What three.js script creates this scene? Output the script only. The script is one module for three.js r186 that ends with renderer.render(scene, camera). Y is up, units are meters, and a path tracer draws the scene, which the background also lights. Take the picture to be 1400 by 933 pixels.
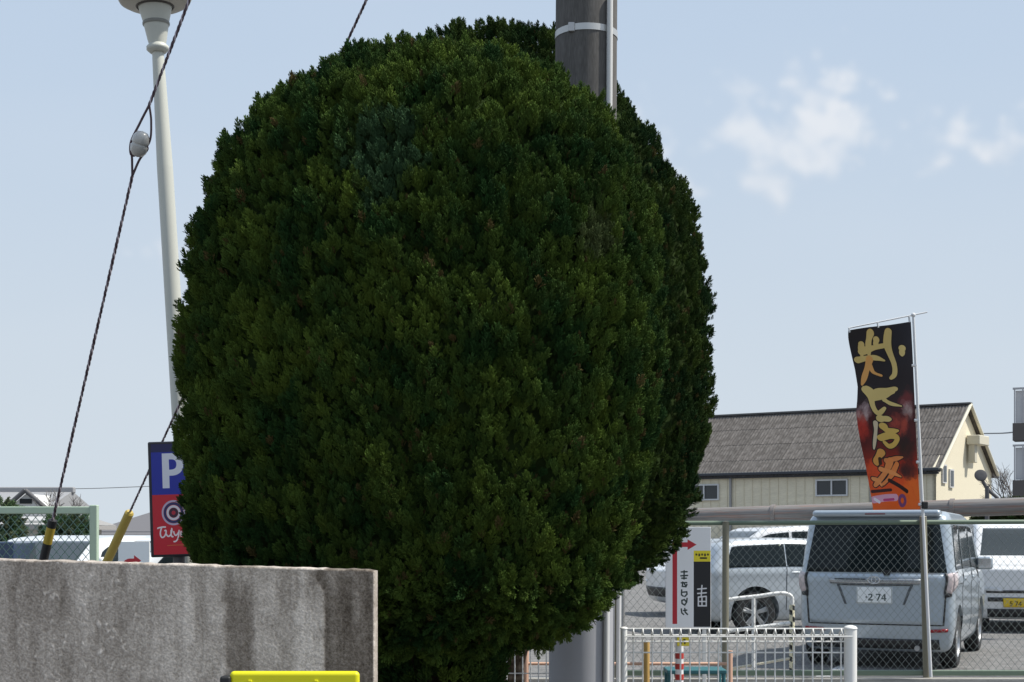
import * as THREE from 'three';
import { mergeGeometries, mergeVertices } from 'three/addons/utils/BufferGeometryUtils.js';
import { RoundedBoxGeometry } from 'three/addons/geometries/RoundedBoxGeometry.js';
import { Brush, Evaluator, SUBTRACTION } from 'three-bvh-csg';
import { createNoise3D, createNoise2D } from 'simplex-noise';

// ---------------------------------------------------------------- camera, sky, sun, exposure
const scene = new THREE.Scene();
const FOCAL = 2000, HORIZON = 728, EYE = 1.5;            // focal length and horizon row in photograph pixels, eye height in metres
const camera = new THREE.PerspectiveCamera(2 * Math.atan(HORIZON / FOCAL) * 180 / Math.PI, 1400 / (2 * HORIZON), 0.1, 900);
camera.position.set(0, EYE, 0);
camera.setViewOffset(1400, 2 * HORIZON, 0, 0, 1400, 933);  // level camera, lens shifted up
camera.updateProjectionMatrix();

const renderer = new THREE.WebGLRenderer({ antialias: true });
renderer.toneMapping = THREE.LinearToneMapping;
renderer.toneMappingExposure = 1.42;
renderer.shadowMap.enabled = true;
renderer.setSize(1024, 682);

const SUN = new THREE.Vector3(0.68, 1.0, 0.04).normalize();
const sun = new THREE.DirectionalLight(new THREE.Color(1, 0.95, 0.86), 4.0);
sun.position.copy(SUN).multiplyScalar(60).add(new THREE.Vector3(0, 0, -15));
sun.target.position.set(0, 0, -15);
sun.castShadow = true; sun.shadow.radius = 3; sun.shadow.mapSize.set(2048, 2048);
Object.assign(sun.shadow.camera, { left: -40, right: 40, top: 40, bottom: -40, near: 1, far: 200 });
scene.add(sun, sun.target);

function rng(seed) { let s = seed >>> 0; return () => { s = (s + 0x6D2B79F5) | 0; let t = Math.imul(s ^ (s >>> 15), 1 | s); t = (t + Math.imul(t ^ (t >>> 7), 61 | t)) ^ t; return ((t ^ (t >>> 14)) >>> 0) / 4294967296; }; }
const noise3 = createNoise3D(rng(11)), noise2 = createNoise2D(rng(12));
const fbm2 = (x, y, o = 4) => { let a = 0, k = 0.5; for (let i = 0; i < o; i++) { a += k * noise2(x, y); x *= 2.03; y *= 2.03; k *= 0.5; } return a; };
const fbm3 = (x, y, z, o = 3) => { let a = 0, k = 0.5; for (let i = 0; i < o; i++) { a += k * noise3(x, y, z); x *= 2.05; y *= 2.05; z *= 2.05; k *= 0.5; } return a; };
const sstep = (a, b, x) => { const t = Math.min(1, Math.max(0, (x - a) / (b - a))); return t * t * (3 - 2 * t); };
const lerp = (a, b, t) => a + (b - a) * t;
const clamp = (x, a, b) => Math.min(b, Math.max(a, x));

function makeSky() {
  const W = 2048, H = 1024, data = new Float32Array(W * H * 4);
  // clouds: [azimuth from the view axis, elevation, half width, half height, strength, seed], radians
  const ang = (px, py) => [Math.atan((px - 700) / FOCAL), Math.atan((HORIZON - py) / FOCAL * Math.cos(Math.atan((px - 700) / FOCAL)))];
  const clouds = [];
  const add = (px, py, w, h, s, seed) => { const [a, e] = ang(px, py); clouds.push([a, e, w / FOCAL, h / FOCAL, s, seed]); };
  add(1118, 170, 90, 70, 1.15, 3); add(1050, 215, 170, 95, 0.9, 8); add(1392, 195, 135, 42, 1.05, 14); add(228, 346, 42, 16, 0.8, 21); add(1480, 190, 90, 50, 1.0, 30);
  const r = rng(77);
  for (let i = 0; i < 46; i++) {
    const a = 0.75 + r() * (2 * Math.PI - 1.5);
    clouds.push([a, 0.08 + r() * 0.5, 0.04 + r() * 0.09, 0.015 + r() * 0.03, 0.6 + r() * 0.5, 40 + i * 7]);
  }
  for (let j = 0; j < H; j++) {
    const el = ((j + 0.5) / H - 0.5) * Math.PI;
    const rowClouds = clouds.filter(c => Math.abs(el - c[1]) < c[3] * 1.8);
    for (let i = 0; i < W; i++) {
      const phi = ((i + 0.5) / W - 0.5) * 2 * Math.PI;                    // atan2(z, x)
      const dx = Math.cos(phi) * Math.cos(el), dz = Math.sin(phi) * Math.cos(el), dy = Math.sin(el);
      const t = sstep(-0.02, 0.9, Math.max(0, dy));
      let R = lerp(0.452, 0.32, t), G = lerp(0.505, 0.395, t), B = lerp(0.556, 0.52, t);
      const mid = sstep(0, 0.32, dy) * (1 - sstep(0.35, 1, dy));
      R -= 0.045 * mid; G -= 0.024 * mid; B += 0.010 * mid;
      const c = Math.max(0, dx * SUN.x + dy * SUN.y + dz * SUN.z), g = 0.22 * Math.pow(c, 6) + 0.9 * Math.pow(c, 60);
      R += g; G += g * 0.96; B += g * 0.88;
      let az = phi + Math.PI / 2; if (az < -0.6) az += 2 * Math.PI;          // 0 = view axis, positive to the right
      let cov = 0, under = 0;
      for (const k of rowClouds) {
        let da = az - k[0]; if (da > Math.PI) da -= 2 * Math.PI; if (da < -Math.PI) da += 2 * Math.PI;
        const x = da * Math.cos(el) / k[2], y = (el - k[1]) / k[3];
        if (Math.abs(x) > 1.7 || Math.abs(y) > 1.7) continue;
        const d = Math.sqrt(x * x + (y > 0 ? y * y * 0.9 : y * y * 1.5));
        const n = fbm2(x * 1.5 + k[5] * 5.1, y * 1.3 * k[3] / k[2] * 1.6 + k[5] * 3.3 + x * 0.5, 5);
        const cv = k[4] * sstep(0.0, 0.8, 0.62 - d * 0.72 + n * 1.05); if (cv > cov) { cov = cv; under = sstep(0.25, -0.7, y + n * 0.8); }
      }
      cov = Math.min(1, cov) * 0.8;
      const veil = 0.05 * Math.max(0, fbm2(az * 3, el * 9, 3) + 0.2) * sstep(0, 0.1, el);
      cov = Math.min(1, cov + veil);
      R = lerp(R, lerp(0.585, 0.49, under), cov); G = lerp(G, lerp(0.605, 0.525, under), cov); B = lerp(B, lerp(0.635, 0.575, under), cov);
      if (dy < 0) { const k = sstep(0, -0.15, dy); R = lerp(R, 0.2, k); G = lerp(G, 0.2, k); B = lerp(B, 0.19, k); }
      const o = (j * W + i) * 4; data[o] = R; data[o + 1] = G; data[o + 2] = B; data[o + 3] = 1;
    }
  }
  const tex = new THREE.DataTexture(data, W, H, THREE.RGBAFormat, THREE.FloatType);
  tex.mapping = THREE.EquirectangularReflectionMapping; tex.magFilter = THREE.LinearFilter; tex.minFilter = THREE.LinearFilter; tex.needsUpdate = true;
  return tex;
}
scene.background = makeSky();
scene.environment = scene.background;

// ---------------------------------------------------------------- helpers
const V = (x, y, z) => new THREE.Vector3(x, y, z);
const at = (px, py, d) => V((px - 700) / FOCAL * d, EYE - (py - HORIZON) / FOCAL * d, -d);   // a pixel at a distance, as a point in metres
const taken = new Map();
function numbered(n) { const k = taken.get(n) ?? 0; taken.set(n, k + 1); return k ? `${n}_${String(k).padStart(3, '0')}` : n; }
function shadows(o) { o.castShadow = true; o.receiveShadow = true; return o; }
function thing(name, label, category, pos = V(0, 0, 0), turn = 0, group) {
  const o = new THREE.Group(); o.name = numbered(name); o.position.copy(pos); o.rotation.y = turn; scene.add(o);
  o.userData = { label, category }; if (group) o.userData.group = group;
  return o;
}
function part(name, geo, mat, parent, label) {
  const m = shadows(new THREE.Mesh(geo, mat)); m.name = name; parent.add(m);
  if (label) m.userData.label = label;
  return m;
}
function structure(name, geo, mat) { const m = shadows(new THREE.Mesh(geo, mat)); m.name = numbered(name); m.userData.kind = 'structure'; scene.add(m); return m; }
function dup(root, pos, turn, label, group) {
  const base = root.name.replace(/_\d{3}$/, '');
  const r = root.clone(); r.name = numbered(base); scene.add(r); r.position.copy(pos); r.rotation.y = turn;
  r.userData = { ...root.userData }; if (label) r.userData.label = label; if (group) r.userData.group = group;
  return r;
}
const lin = (r, g, b) => new THREE.Color().setRGB(r, g, b);
const M = (r, g, b, rough = 0.7, extra = {}) => new THREE.MeshStandardMaterial({ color: lin(r, g, b), roughness: rough, ...extra });
const PM = (r, g, b, rough, extra = {}) => new THREE.MeshPhysicalMaterial({ color: lin(r, g, b), roughness: rough, ...extra });
const box = (w, h, d, x = 0, y = 0, z = 0) => new THREE.BoxGeometry(w, h, d).translate(x, y, z);
const rbox = (w, h, d, r, x = 0, y = 0, z = 0, s = 2) => new RoundedBoxGeometry(w, h, d, s, r).translate(x, y, z);
function bar(a, b, r0, r1 = r0, seg = 12) {
  const d = b.clone().sub(a), L = d.length();
  const g = new THREE.CylinderGeometry(r1, r0, L, seg, 1).translate(0, L / 2, 0);
  g.applyQuaternion(new THREE.Quaternion().setFromUnitVectors(V(0, 1, 0), d.normalize())); g.translate(a.x, a.y, a.z);
  return g;
}
const tube = (pts, r, seg = 24, rs = 8) => new THREE.TubeGeometry(new THREE.CatmullRomCurve3(pts), seg, r, rs);
const poly = (pts, r, rs = 6) => { const c = new THREE.CurvePath(); for (let i = 1; i < pts.length; i++) c.add(new THREE.LineCurve3(pts[i - 1], pts[i])); return new THREE.TubeGeometry(c, (pts.length - 1) * 4, r, rs); };
function merge(list) { return mergeGeometries(list.map(g => { const n = g.index ? g.toNonIndexed() : g; for (const k of Object.keys(n.attributes)) if (!['position', 'normal', 'uv'].includes(k)) n.deleteAttribute(k); if (!n.attributes.uv) n.setAttribute('uv', new THREE.BufferAttribute(new Float32Array(n.attributes.position.count * 2), 2)); return n; })); }
function canvasTex(w, h, draw, srgb = true) {
  const c = document.createElement('canvas'); c.width = w; c.height = h; draw(c.getContext('2d'), w, h);
  const t = new THREE.CanvasTexture(c); if (srgb) t.colorSpace = THREE.SRGBColorSpace; t.anisotropy = 8; return t;
}
function dataTex(w, h, fn, srgb = true) {      // fn(u, v) -> [r, g, b] 0..255 ; row 0 is the bottom
  const d = new Uint8Array(w * h * 4);
  for (let j = 0; j < h; j++) for (let i = 0; i < w; i++) { const c = fn(i / w, j / h, i, j), o = (j * w + i) * 4; d[o] = clamp(c[0], 0, 255); d[o + 1] = clamp(c[1], 0, 255); d[o + 2] = clamp(c[2], 0, 255); d[o + 3] = 255; }
  const t = new THREE.DataTexture(d, w, h, THREE.RGBAFormat); t.wrapS = t.wrapT = THREE.RepeatWrapping; t.magFilter = THREE.LinearFilter; t.minFilter = THREE.LinearMipmapLinearFilter; t.generateMipmaps = true;
  if (srgb) t.colorSpace = THREE.SRGBColorSpace; t.needsUpdate = true; return t;
}
// tile-able grain for large surfaces
function grain(size, seed, base, amp, tint = [0, 0, 0]) {
  const r = rng(seed), w = new Float32Array(size * size); for (let i = 0; i < w.length; i++) w[i] = r() - 0.5;
  const per = (u, v, k) => { const a = u * 2 * Math.PI, b = v * 2 * Math.PI; return fbm3(Math.cos(a) * k + seed, Math.sin(a) * k + Math.cos(b) * k, Math.sin(b) * k, 3); };
  return dataTex(size, size, (u, v, i, j) => { const n = base + amp * (w[j * size + i] * 1.1 + per(u, v, 2) * 0.7 + per(u, v, 7) * 0.4); return [n + tint[0], n + tint[1], n + tint[2]]; });
}
const steel = M(0.42, 0.42, 0.42, 0.45, { metalness: 0.7 }), black = M(0.012, 0.012, 0.013, 0.6), whitePaint = M(0.74, 0.74, 0.72, 0.5), darkRubber = M(0.018, 0.018, 0.019, 0.85);

// ---------------------------------------------------------------- ground
const asphaltTex = grain(512, 5, 103, 34, [2, 1, 0]); asphaltTex.repeat.set(300, 300);
const asphaltMat = new THREE.MeshStandardMaterial({ map: asphaltTex, roughness: 0.92, bumpMap: asphaltTex, bumpScale: 0.004 });
structure('ground', new THREE.PlaneGeometry(900, 900).rotateX(-Math.PI / 2).translate(0, 0, -200), asphaltMat);
{
  const wornWhite = new THREE.MeshStandardMaterial({ map: grain(256, 9, 205, 40), roughness: 0.85 });
  for (const [x, z, len, a] of [[6.35, -15.6, 4.6, 1.17], [2.9, -14.4, 4.6, 1.17], [9.7, -17, 4.6, 1.17], [-4.5, -19, 4.5, 1.5], [-7.2, -19, 4.5, 1.5]])
    structure('parking_line', new THREE.PlaneGeometry(len, 0.14).rotateX(-Math.PI / 2).rotateY(a).translate(x, 0.004, z), wornWhite);
}
const concreteTex = grain(512, 21, 150, 40, [3, 1, -4]); concreteTex.repeat.set(1, 1);
const concreteMat = new THREE.MeshStandardMaterial({ map: concreteTex, roughness: 0.9, bumpMap: concreteTex, bumpScale: 0.002 });
// low concrete footing of the wire fence
const KERB = structure('kerb', rbox(9.4, 0.31, 0.16, 0.012, 4.35, 0.155, -12.0), concreteMat);

// ---------------------------------------------------------------- foreground concrete wall
{
  const w = thing('concrete_wall', 'weathered grey concrete wall with dark water streaks, in front of the clipped juniper', 'wall', at(512, 782, 5.5).setY(0));
  const L = 4.2, Hr = EYE - 54 / FOCAL * 5.5, slope = 0.041 / 1.4, T = 0.13;
  const edge = []; for (let i = 0; i <= 150; i++) { const x = -i / 150 * L; edge.push(new THREE.Vector2(x, Hr - slope * x + 0.0028 * noise2(x * 16, 4) + 0.0016 * noise2(x * 60, 8) - (i ? 0 : 0.006))); }
  const s = new THREE.Shape([new THREE.Vector2(0, 0), ...edge, new THREE.Vector2(-L, 0)]);
  const g = new THREE.ExtrudeGeometry(s, { depth: T - 0.012, bevelEnabled: true, bevelSize: 0.006, bevelThickness: 0.006, bevelSegments: 2 }).translate(-0.006, 0, -T + 0.006);
  const TW = 3.2, TH = 1.6, sr = rng(31), gr = new Float32Array(1024 * 512); for (let i = 0; i < gr.length; i++) gr[i] = sr() - 0.5;
  const tex = dataTex(1024, 512, (u, v, i, j) => {
    const x = -TW + u * TW, y = v * TH, h = Hr - y;               // h = distance below the coping
    const wob = 0.012 * noise2(x * 4, y * 1.6);
    let n = 160 + 15 * fbm2(x * 2.2 + 4, y * 1.4, 4) + 34 * gr[j * 1024 + i] + 16 * noise2(x * 60, y * 60) + 9 * noise2(x * 25, y * 22);
    // run-off streaks: stretched noise, washed out lower down where the streak ends
    const s1 = fbm2((x + wob) * 9 + 30, y * 0.7 + 3, 4), s2 = fbm2((x + wob * 0.5) * 26 + 9, y * 1.3, 3);
    const bl = fbm2(x * 4 + 11, y * 5, 4); n -= 20 * sstep(0.0, 0.5, s1 * 0.7 + bl * 0.6) + 10 * sstep(0.05, 0.5, s2); n += 18 * sstep(0.05, 0.5, bl * 0.7 - s1 * 0.6);
    const band = (a, b, e) => sstep(a - e, a + e, x + wob + 0.012 * noise2(x * 14, y * 11)) * (1 - sstep(b - e, b + e, x + wob + 0.012 * noise2(x * 14 + 5, y * 9)));
    // dark panel-end stain with a wavy edge, then a pale washed strip, then a dark streak
    const lead = -0.185 - 0.035 * sstep(0.09, 0.0, h);
    n -= 60 * sstep(lead - 0.004, lead + 0.006, x + 0.006 * noise2(y * 9, 3)) * (0.85 + 0.2 * noise2(x * 8, y * 2));
    n += 30 * band(-0.30, -0.19, 0.02) * sstep(0.08, 0.2, h + 0.05 * noise2(x * 9, 1));
    n -= 38 * band(-0.56, -0.46, 0.014) * sstep(0, 0.12, h + 0.06 * noise2(x * 12, 7)); n += 14 * band(-0.74, -0.57, 0.03);
    n -= 20 * band(-1.36, -1.16, 0.03) * (1 - sstep(0.12, 0.3, h + 0.08 * noise2(x * 8, 2)));
    const fl = noise2(x * 38 + 70, y * 30) + 0.8 * noise2(x * 11, y * 9 + 5);                        // lime flecks
    n += 48 * sstep(0.7, 1.35, fl) * sstep(-1.45, -1.2, x) * (1 - sstep(-0.95, -0.8, x));
    n = n * 0.96;
    const pore = noise2(x * 95 + 3, y * 95); n -= 34 * sstep(0.72, 0.9, pore); return [n + 11, n + 2, n - 7];
  });
  tex.repeat.set(1 / TW, 1 / TH);
  part('wall_panel', g, new THREE.MeshStandardMaterial({ map: tex, roughness: 0.93, bumpMap: tex, bumpScale: 0.0025 }), w);
}

// ---------------------------------------------------------------- clipped junipers
function makeTuft(seed, nb) {
  const r = rng(seed), pos = [];
  const A = V(), q = new THREE.Quaternion();
  function spindle(a, dir, len, rad) {
    const d = dir.clone().normalize(), e1 = Math.abs(d.y) < 0.9 ? V(0, 1, 0).cross(d).normalize() : V(1, 0, 0).cross(d).normalize(), e2 = d.clone().cross(e1);
    const mid = a.clone().addScaledVector(d, len * 0.45), tip = a.clone().addScaledVector(d, len), ring = [];
    const o = r() * 6.28;
    for (let k = 0; k < 3; k++) { const t = o + k * 2.094; ring.push(mid.clone().addScaledVector(e1, Math.cos(t) * rad).addScaledVector(e2, Math.sin(t) * rad)); }
    for (let k = 0; k < 3; k++) { const b = ring[k], c = ring[(k + 1) % 3]; pos.push(...a.toArray(), ...c.toArray(), ...b.toArray(), ...tip.toArray(), ...b.toArray(), ...c.toArray()); }
  }
  spindle(V(0, -0.2, 0), V(0, 1, 0), 1.2, 0.05);
  for (let i = 0; i < nb; i++) {
    const t = i / nb, ang = i * 2.4 + r() * 0.8, out = lerp(0.95, 0.3, t) + (r() - 0.5) * 0.3;
    const base = V(0, t * 0.8 - 0.05, 0), dir = V(Math.cos(ang) * out, 0.85 + r() * 0.3, Math.sin(ang) * out).normalize(), L = lerp(0.55, 0.3, t) * (0.8 + r() * 0.4);
    spindle(base, dir, L, 0.04);
    for (let k = 0; k < 4; k++) {
      const p = base.clone().addScaledVector(dir, L * (0.3 + 0.15 * k));
      spindle(p, dir.clone().add(V(r() - 0.5, (r() - 0.1) * 0.8, r() - 0.5).multiplyScalar(1.3)), L * (0.34 + r() * 0.26), 0.036 + r() * 0.014);
    }
  }
  const g = new THREE.BufferGeometry(); g.setAttribute('position', new THREE.Float32BufferAttribute(pos, 3)); g.computeVertexNormals(); return g;
}
const tufts = [makeTuft(3, 15), makeTuft(4, 18), makeTuft(5, 13)];
const leafMat = PM(1, 1, 1, 0.95, { specularIntensity: 0.25 });
const barkMat = new THREE.MeshStandardMaterial({ map: dataTex(256, 256, (u, v) => { const n = 62 + 30 * noise2(u * 26, v * 4) + 20 * noise2(u * 60, v * 15); return [n + 12, n, n - 14]; }), roughness: 0.95 });

function radiusAt(profile, y) {           // profile: [[height, radius], ...] from the bottom up
  if (y <= profile[0][0]) return profile[0][1];
  for (let i = 1; i < profile.length; i++) if (y <= profile[i][0]) { const [a, ra] = profile[i - 1], [b, rb] = profile[i]; return lerp(ra, rb, (y - a) / (b - a)); }
  return profile[profile.length - 1][1];
}
function juniper({ name, label, px, d, rows, seed, count, tones = [[0.016, 0.046, 0.012], [0.084, 0.128, 0.020]], patches = [], skirt, lean = 0.0, flat = 0.78, trunkPx }) {
  const m = d / FOCAL, base = V((px - 700) * m, 0, -d), tree = thing(name, label, 'tree', base, 0, 'clipped juniper trees round the utility pole');
  const profile = rows.map(([y, h]) => [EYE - (y - HORIZON) * m, h * m]).reverse();
  const bump = (x, y, z) => { const w = x + 0.35 * y; return 0.055 * Math.min(1, 1.5 * Math.abs(noise3(w * 2.1 + seed, y * 1.4, z * 2.1))) + 0.085 * Math.min(1, 1.7 * Math.abs(noise3(w * 5.0 + seed, y * 2.7, z * 5.0))) + 0.035 * Math.abs(noise3(w * 13 + seed, y * 8, z * 13)) + 0.02 * noise3(x * 1.1 + seed, y * 0.8, z * 1.1) - 0.150; };
  // arc-length table so tufts spread evenly over the lathe surface
  const acc = [0]; for (let i = 1; i < profile.length; i++) { const [a, ra] = profile[i - 1], [b, rb] = profile[i]; acc.push(acc[i - 1] + Math.hypot(b - a, rb - ra) * (ra + rb + 0.02)); }
  const r = rng(seed), mats = tufts.map(() => []), cols = tufts.map(() => []);
  const place = (p, n, sc) => {
    const k = Math.floor(r() * 3), up = V((r() - 0.5) * 0.5 - 0.12, 0.65 + r() * 0.5 + (n.y < -0.3 ? -0.5 : 0), (r() - 0.5) * 0.5);
    const dir = n.clone().multiplyScalar(0.55).add(up).normalize();
    const q = new THREE.Quaternion().setFromUnitVectors(V(0, 1, 0), dir).multiply(new THREE.Quaternion().setFromAxisAngle(V(0, 1, 0), r() * 6.283));
    mats[k].push(new THREE.Matrix4().compose(p, q, V(sc * (0.85 + r() * 0.3), sc, sc * (0.85 + r() * 0.3))));
    // leaf colour: sprays of dark green, olive and a few bronzed tips, mottled by spray
    const w = fbm3(p.x * 2.2 + seed, p.y * 2.2, p.z * 2.2, 2), v2 = noise3(p.x * 7, p.y * 7, p.z * 7 + seed), j = 0.75 + r() * 0.5;
    let c = [0.040, 0.066, 0.014], t = clamp(0.45 + w * 0.9 + v2 * 0.35, 0, 1);
    c = c.map((x, i) => lerp(tones[0][i], tones[1][i], t));
    if (r() < 0.02) c = [0.075, 0.06, 0.022];
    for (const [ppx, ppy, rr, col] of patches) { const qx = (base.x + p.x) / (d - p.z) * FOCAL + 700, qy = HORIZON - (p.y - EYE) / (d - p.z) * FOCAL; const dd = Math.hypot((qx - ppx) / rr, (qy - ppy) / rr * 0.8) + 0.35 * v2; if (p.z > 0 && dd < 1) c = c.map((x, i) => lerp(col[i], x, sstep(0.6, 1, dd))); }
    cols[k].push(lin(c[0] * j, c[1] * j, c[2] * j));
  };
  for (let i = 0; i < count; i++) {
    const s = r() * acc[acc.length - 1]; let k = 1; while (acc[k] < s) k++;
    const f = (s - acc[k - 1]) / (acc[k] - acc[k - 1]), [a, ra] = profile[k - 1], [b, rb] = profile[k];
    const y = lerp(a, b, f), R = lerp(ra, rb, f), th = r() * 6.28318, cx = Math.cos(th), cz = Math.sin(th);
    const tl = Math.hypot(b - a, rb - ra), ny = -(rb - ra) / tl, nr = (b - a) / tl, n = V(cx * nr, ny, cz * nr);
    const bm = bump(cx * R, y, cz * R), depth = bm - 0.005 - 0.05 * r() * r();
    if (bm < -0.105 && r() < 0.5) continue;
    const p = V(cx * R, y, cz * R).addScaledVector(n, depth); p.z *= flat; p.x += lean * (y - 2.1);
    place(p, n, 0.027 + 0.045 * Math.pow(r(), 2.4));
  }
  if (skirt) { // lower foliage hanging round the stems
    const [sx, sy, hw, hh, nsk] = skirt;
    for (let i = 0; i < nsk; i++) {
      const n = V(r() - 0.5, r() - 0.5, r() - 0.5).normalize(), rad = 0.55 + 0.5 * Math.cbrt(r());
      const p = V((sx - px) * m + n.x * hw * m * rad, EYE - (sy - HORIZON) * m + n.y * hh * m * rad, n.z * hw * m * rad);
      place(p, n, 0.06 + r() * 0.04);
    }
  }
  const crown = new THREE.Group(); crown.name = 'crown'; tree.add(crown);
  tufts.forEach((g, k) => {
    const im = new THREE.InstancedMesh(g, leafMat, mats[k].length); mats[k].forEach((x, i) => { im.setMatrixAt(i, x); im.setColorAt(i, cols[k][i]); });
    im.name = 'foliage'; im.userData.kind = 'stuff'; shadows(im); crown.add(im);
  });
  // solid dark hull added inside the crown: blocks light, darkens gaps between tufts
  const nu = 72, nv = 60, pos = [], idx = [], y0 = profile[0][0], y1 = profile[profile.length - 1][0];
  for (let j = 0; j <= nv; j++) for (let i = 0; i <= nu; i++) {
    const y = lerp(y0 + 0.16, y1 - 0.2, j / nv), th = i / nu * 2 * Math.PI, R0 = radiusAt(profile, y), cx = Math.cos(th), cz = Math.sin(th);
    const R = j === 0 || j === nv ? 0 : Math.max(0.02, R0 + bump(cx * R0, y, cz * R0) - 0.068);
    pos.push(cx * R + lean * (y - 2.1), y, cz * R * flat);
  }
  for (let j = 0; j < nv; j++) for (let i = 0; i < nu; i++) { const a = j * (nu + 1) + i, b = a + nu + 1; idx.push(a, b, a + 1, b, b + 1, a + 1); }
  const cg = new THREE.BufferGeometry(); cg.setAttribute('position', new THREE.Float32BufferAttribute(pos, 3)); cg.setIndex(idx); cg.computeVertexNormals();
  part('dark_core_hull', cg, PM(0.022, 0.036, 0.011, 1, { specularIntensity: 0.1 }), crown);
  // stems
  const top = y0 + 0.9, tx = trunkPx ? (trunkPx - px) * m : 0;
  part('trunk', merge([tube([V(tx, -0.05, 0), V(tx + 0.03, 0.4, 0.02), V(tx * 0.5, 0.9, 0), V(0, top, 0)], 0.11, 16, 10), new THREE.CylinderGeometry(0.12, 0.19, 0.25, 10).translate(tx, 0.1, 0)]), barkMat, tree);
  for (const [dx, dz, rr] of [[0.28, 0.12, 0.05], [-0.3, 0.1, 0.055], [0.1, -0.32, 0.05], [-0.12, 0.3, 0.04]])
    part('limb', tube([V(tx, 0.35, 0), V(tx * 0.7 + dx * 0.4, 0.75, dz * 0.4), V(dx * 1.5, top, dz * 1.5)], rr, 12, 8), barkMat, tree);
  return tree;
}
juniper({ name: 'juniper_tree', label: 'larger dome-shaped clipped juniper in front of the concrete utility pole', px: 574, d: 7.0, seed: 101, count: 92000, trunkPx: 600,
  rows: [[68, 0], [71, 55], [79, 100], [92, 136], [108, 166], [148, 231], [210, 279], [330, 318], [450, 331], [560, 327], [680, 319], [740, 309], [800, 295], [850, 252], [882, 190], [896, 110], [900, 0]],
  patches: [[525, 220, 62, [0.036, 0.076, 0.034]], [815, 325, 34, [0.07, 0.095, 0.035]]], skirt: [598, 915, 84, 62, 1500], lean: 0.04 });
juniper({ name: 'juniper_tree', label: 'rounded clipped juniper directly behind the concrete utility pole', px: 690, d: 9.7, seed: 207, count: 64000,
  tones: [[0.013, 0.036, 0.011], [0.052, 0.082, 0.015]],
  rows: [[44, 0], [46, 55], [53, 96], [67, 122], [98, 143], [135, 163], [175, 192], [215, 220], [260, 247], [310, 266], [370, 277], [450, 284], [520, 287], [600, 282], [680, 266], [735, 242], [775, 212], [800, 172], [815, 90], [818, 0]] });

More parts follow.
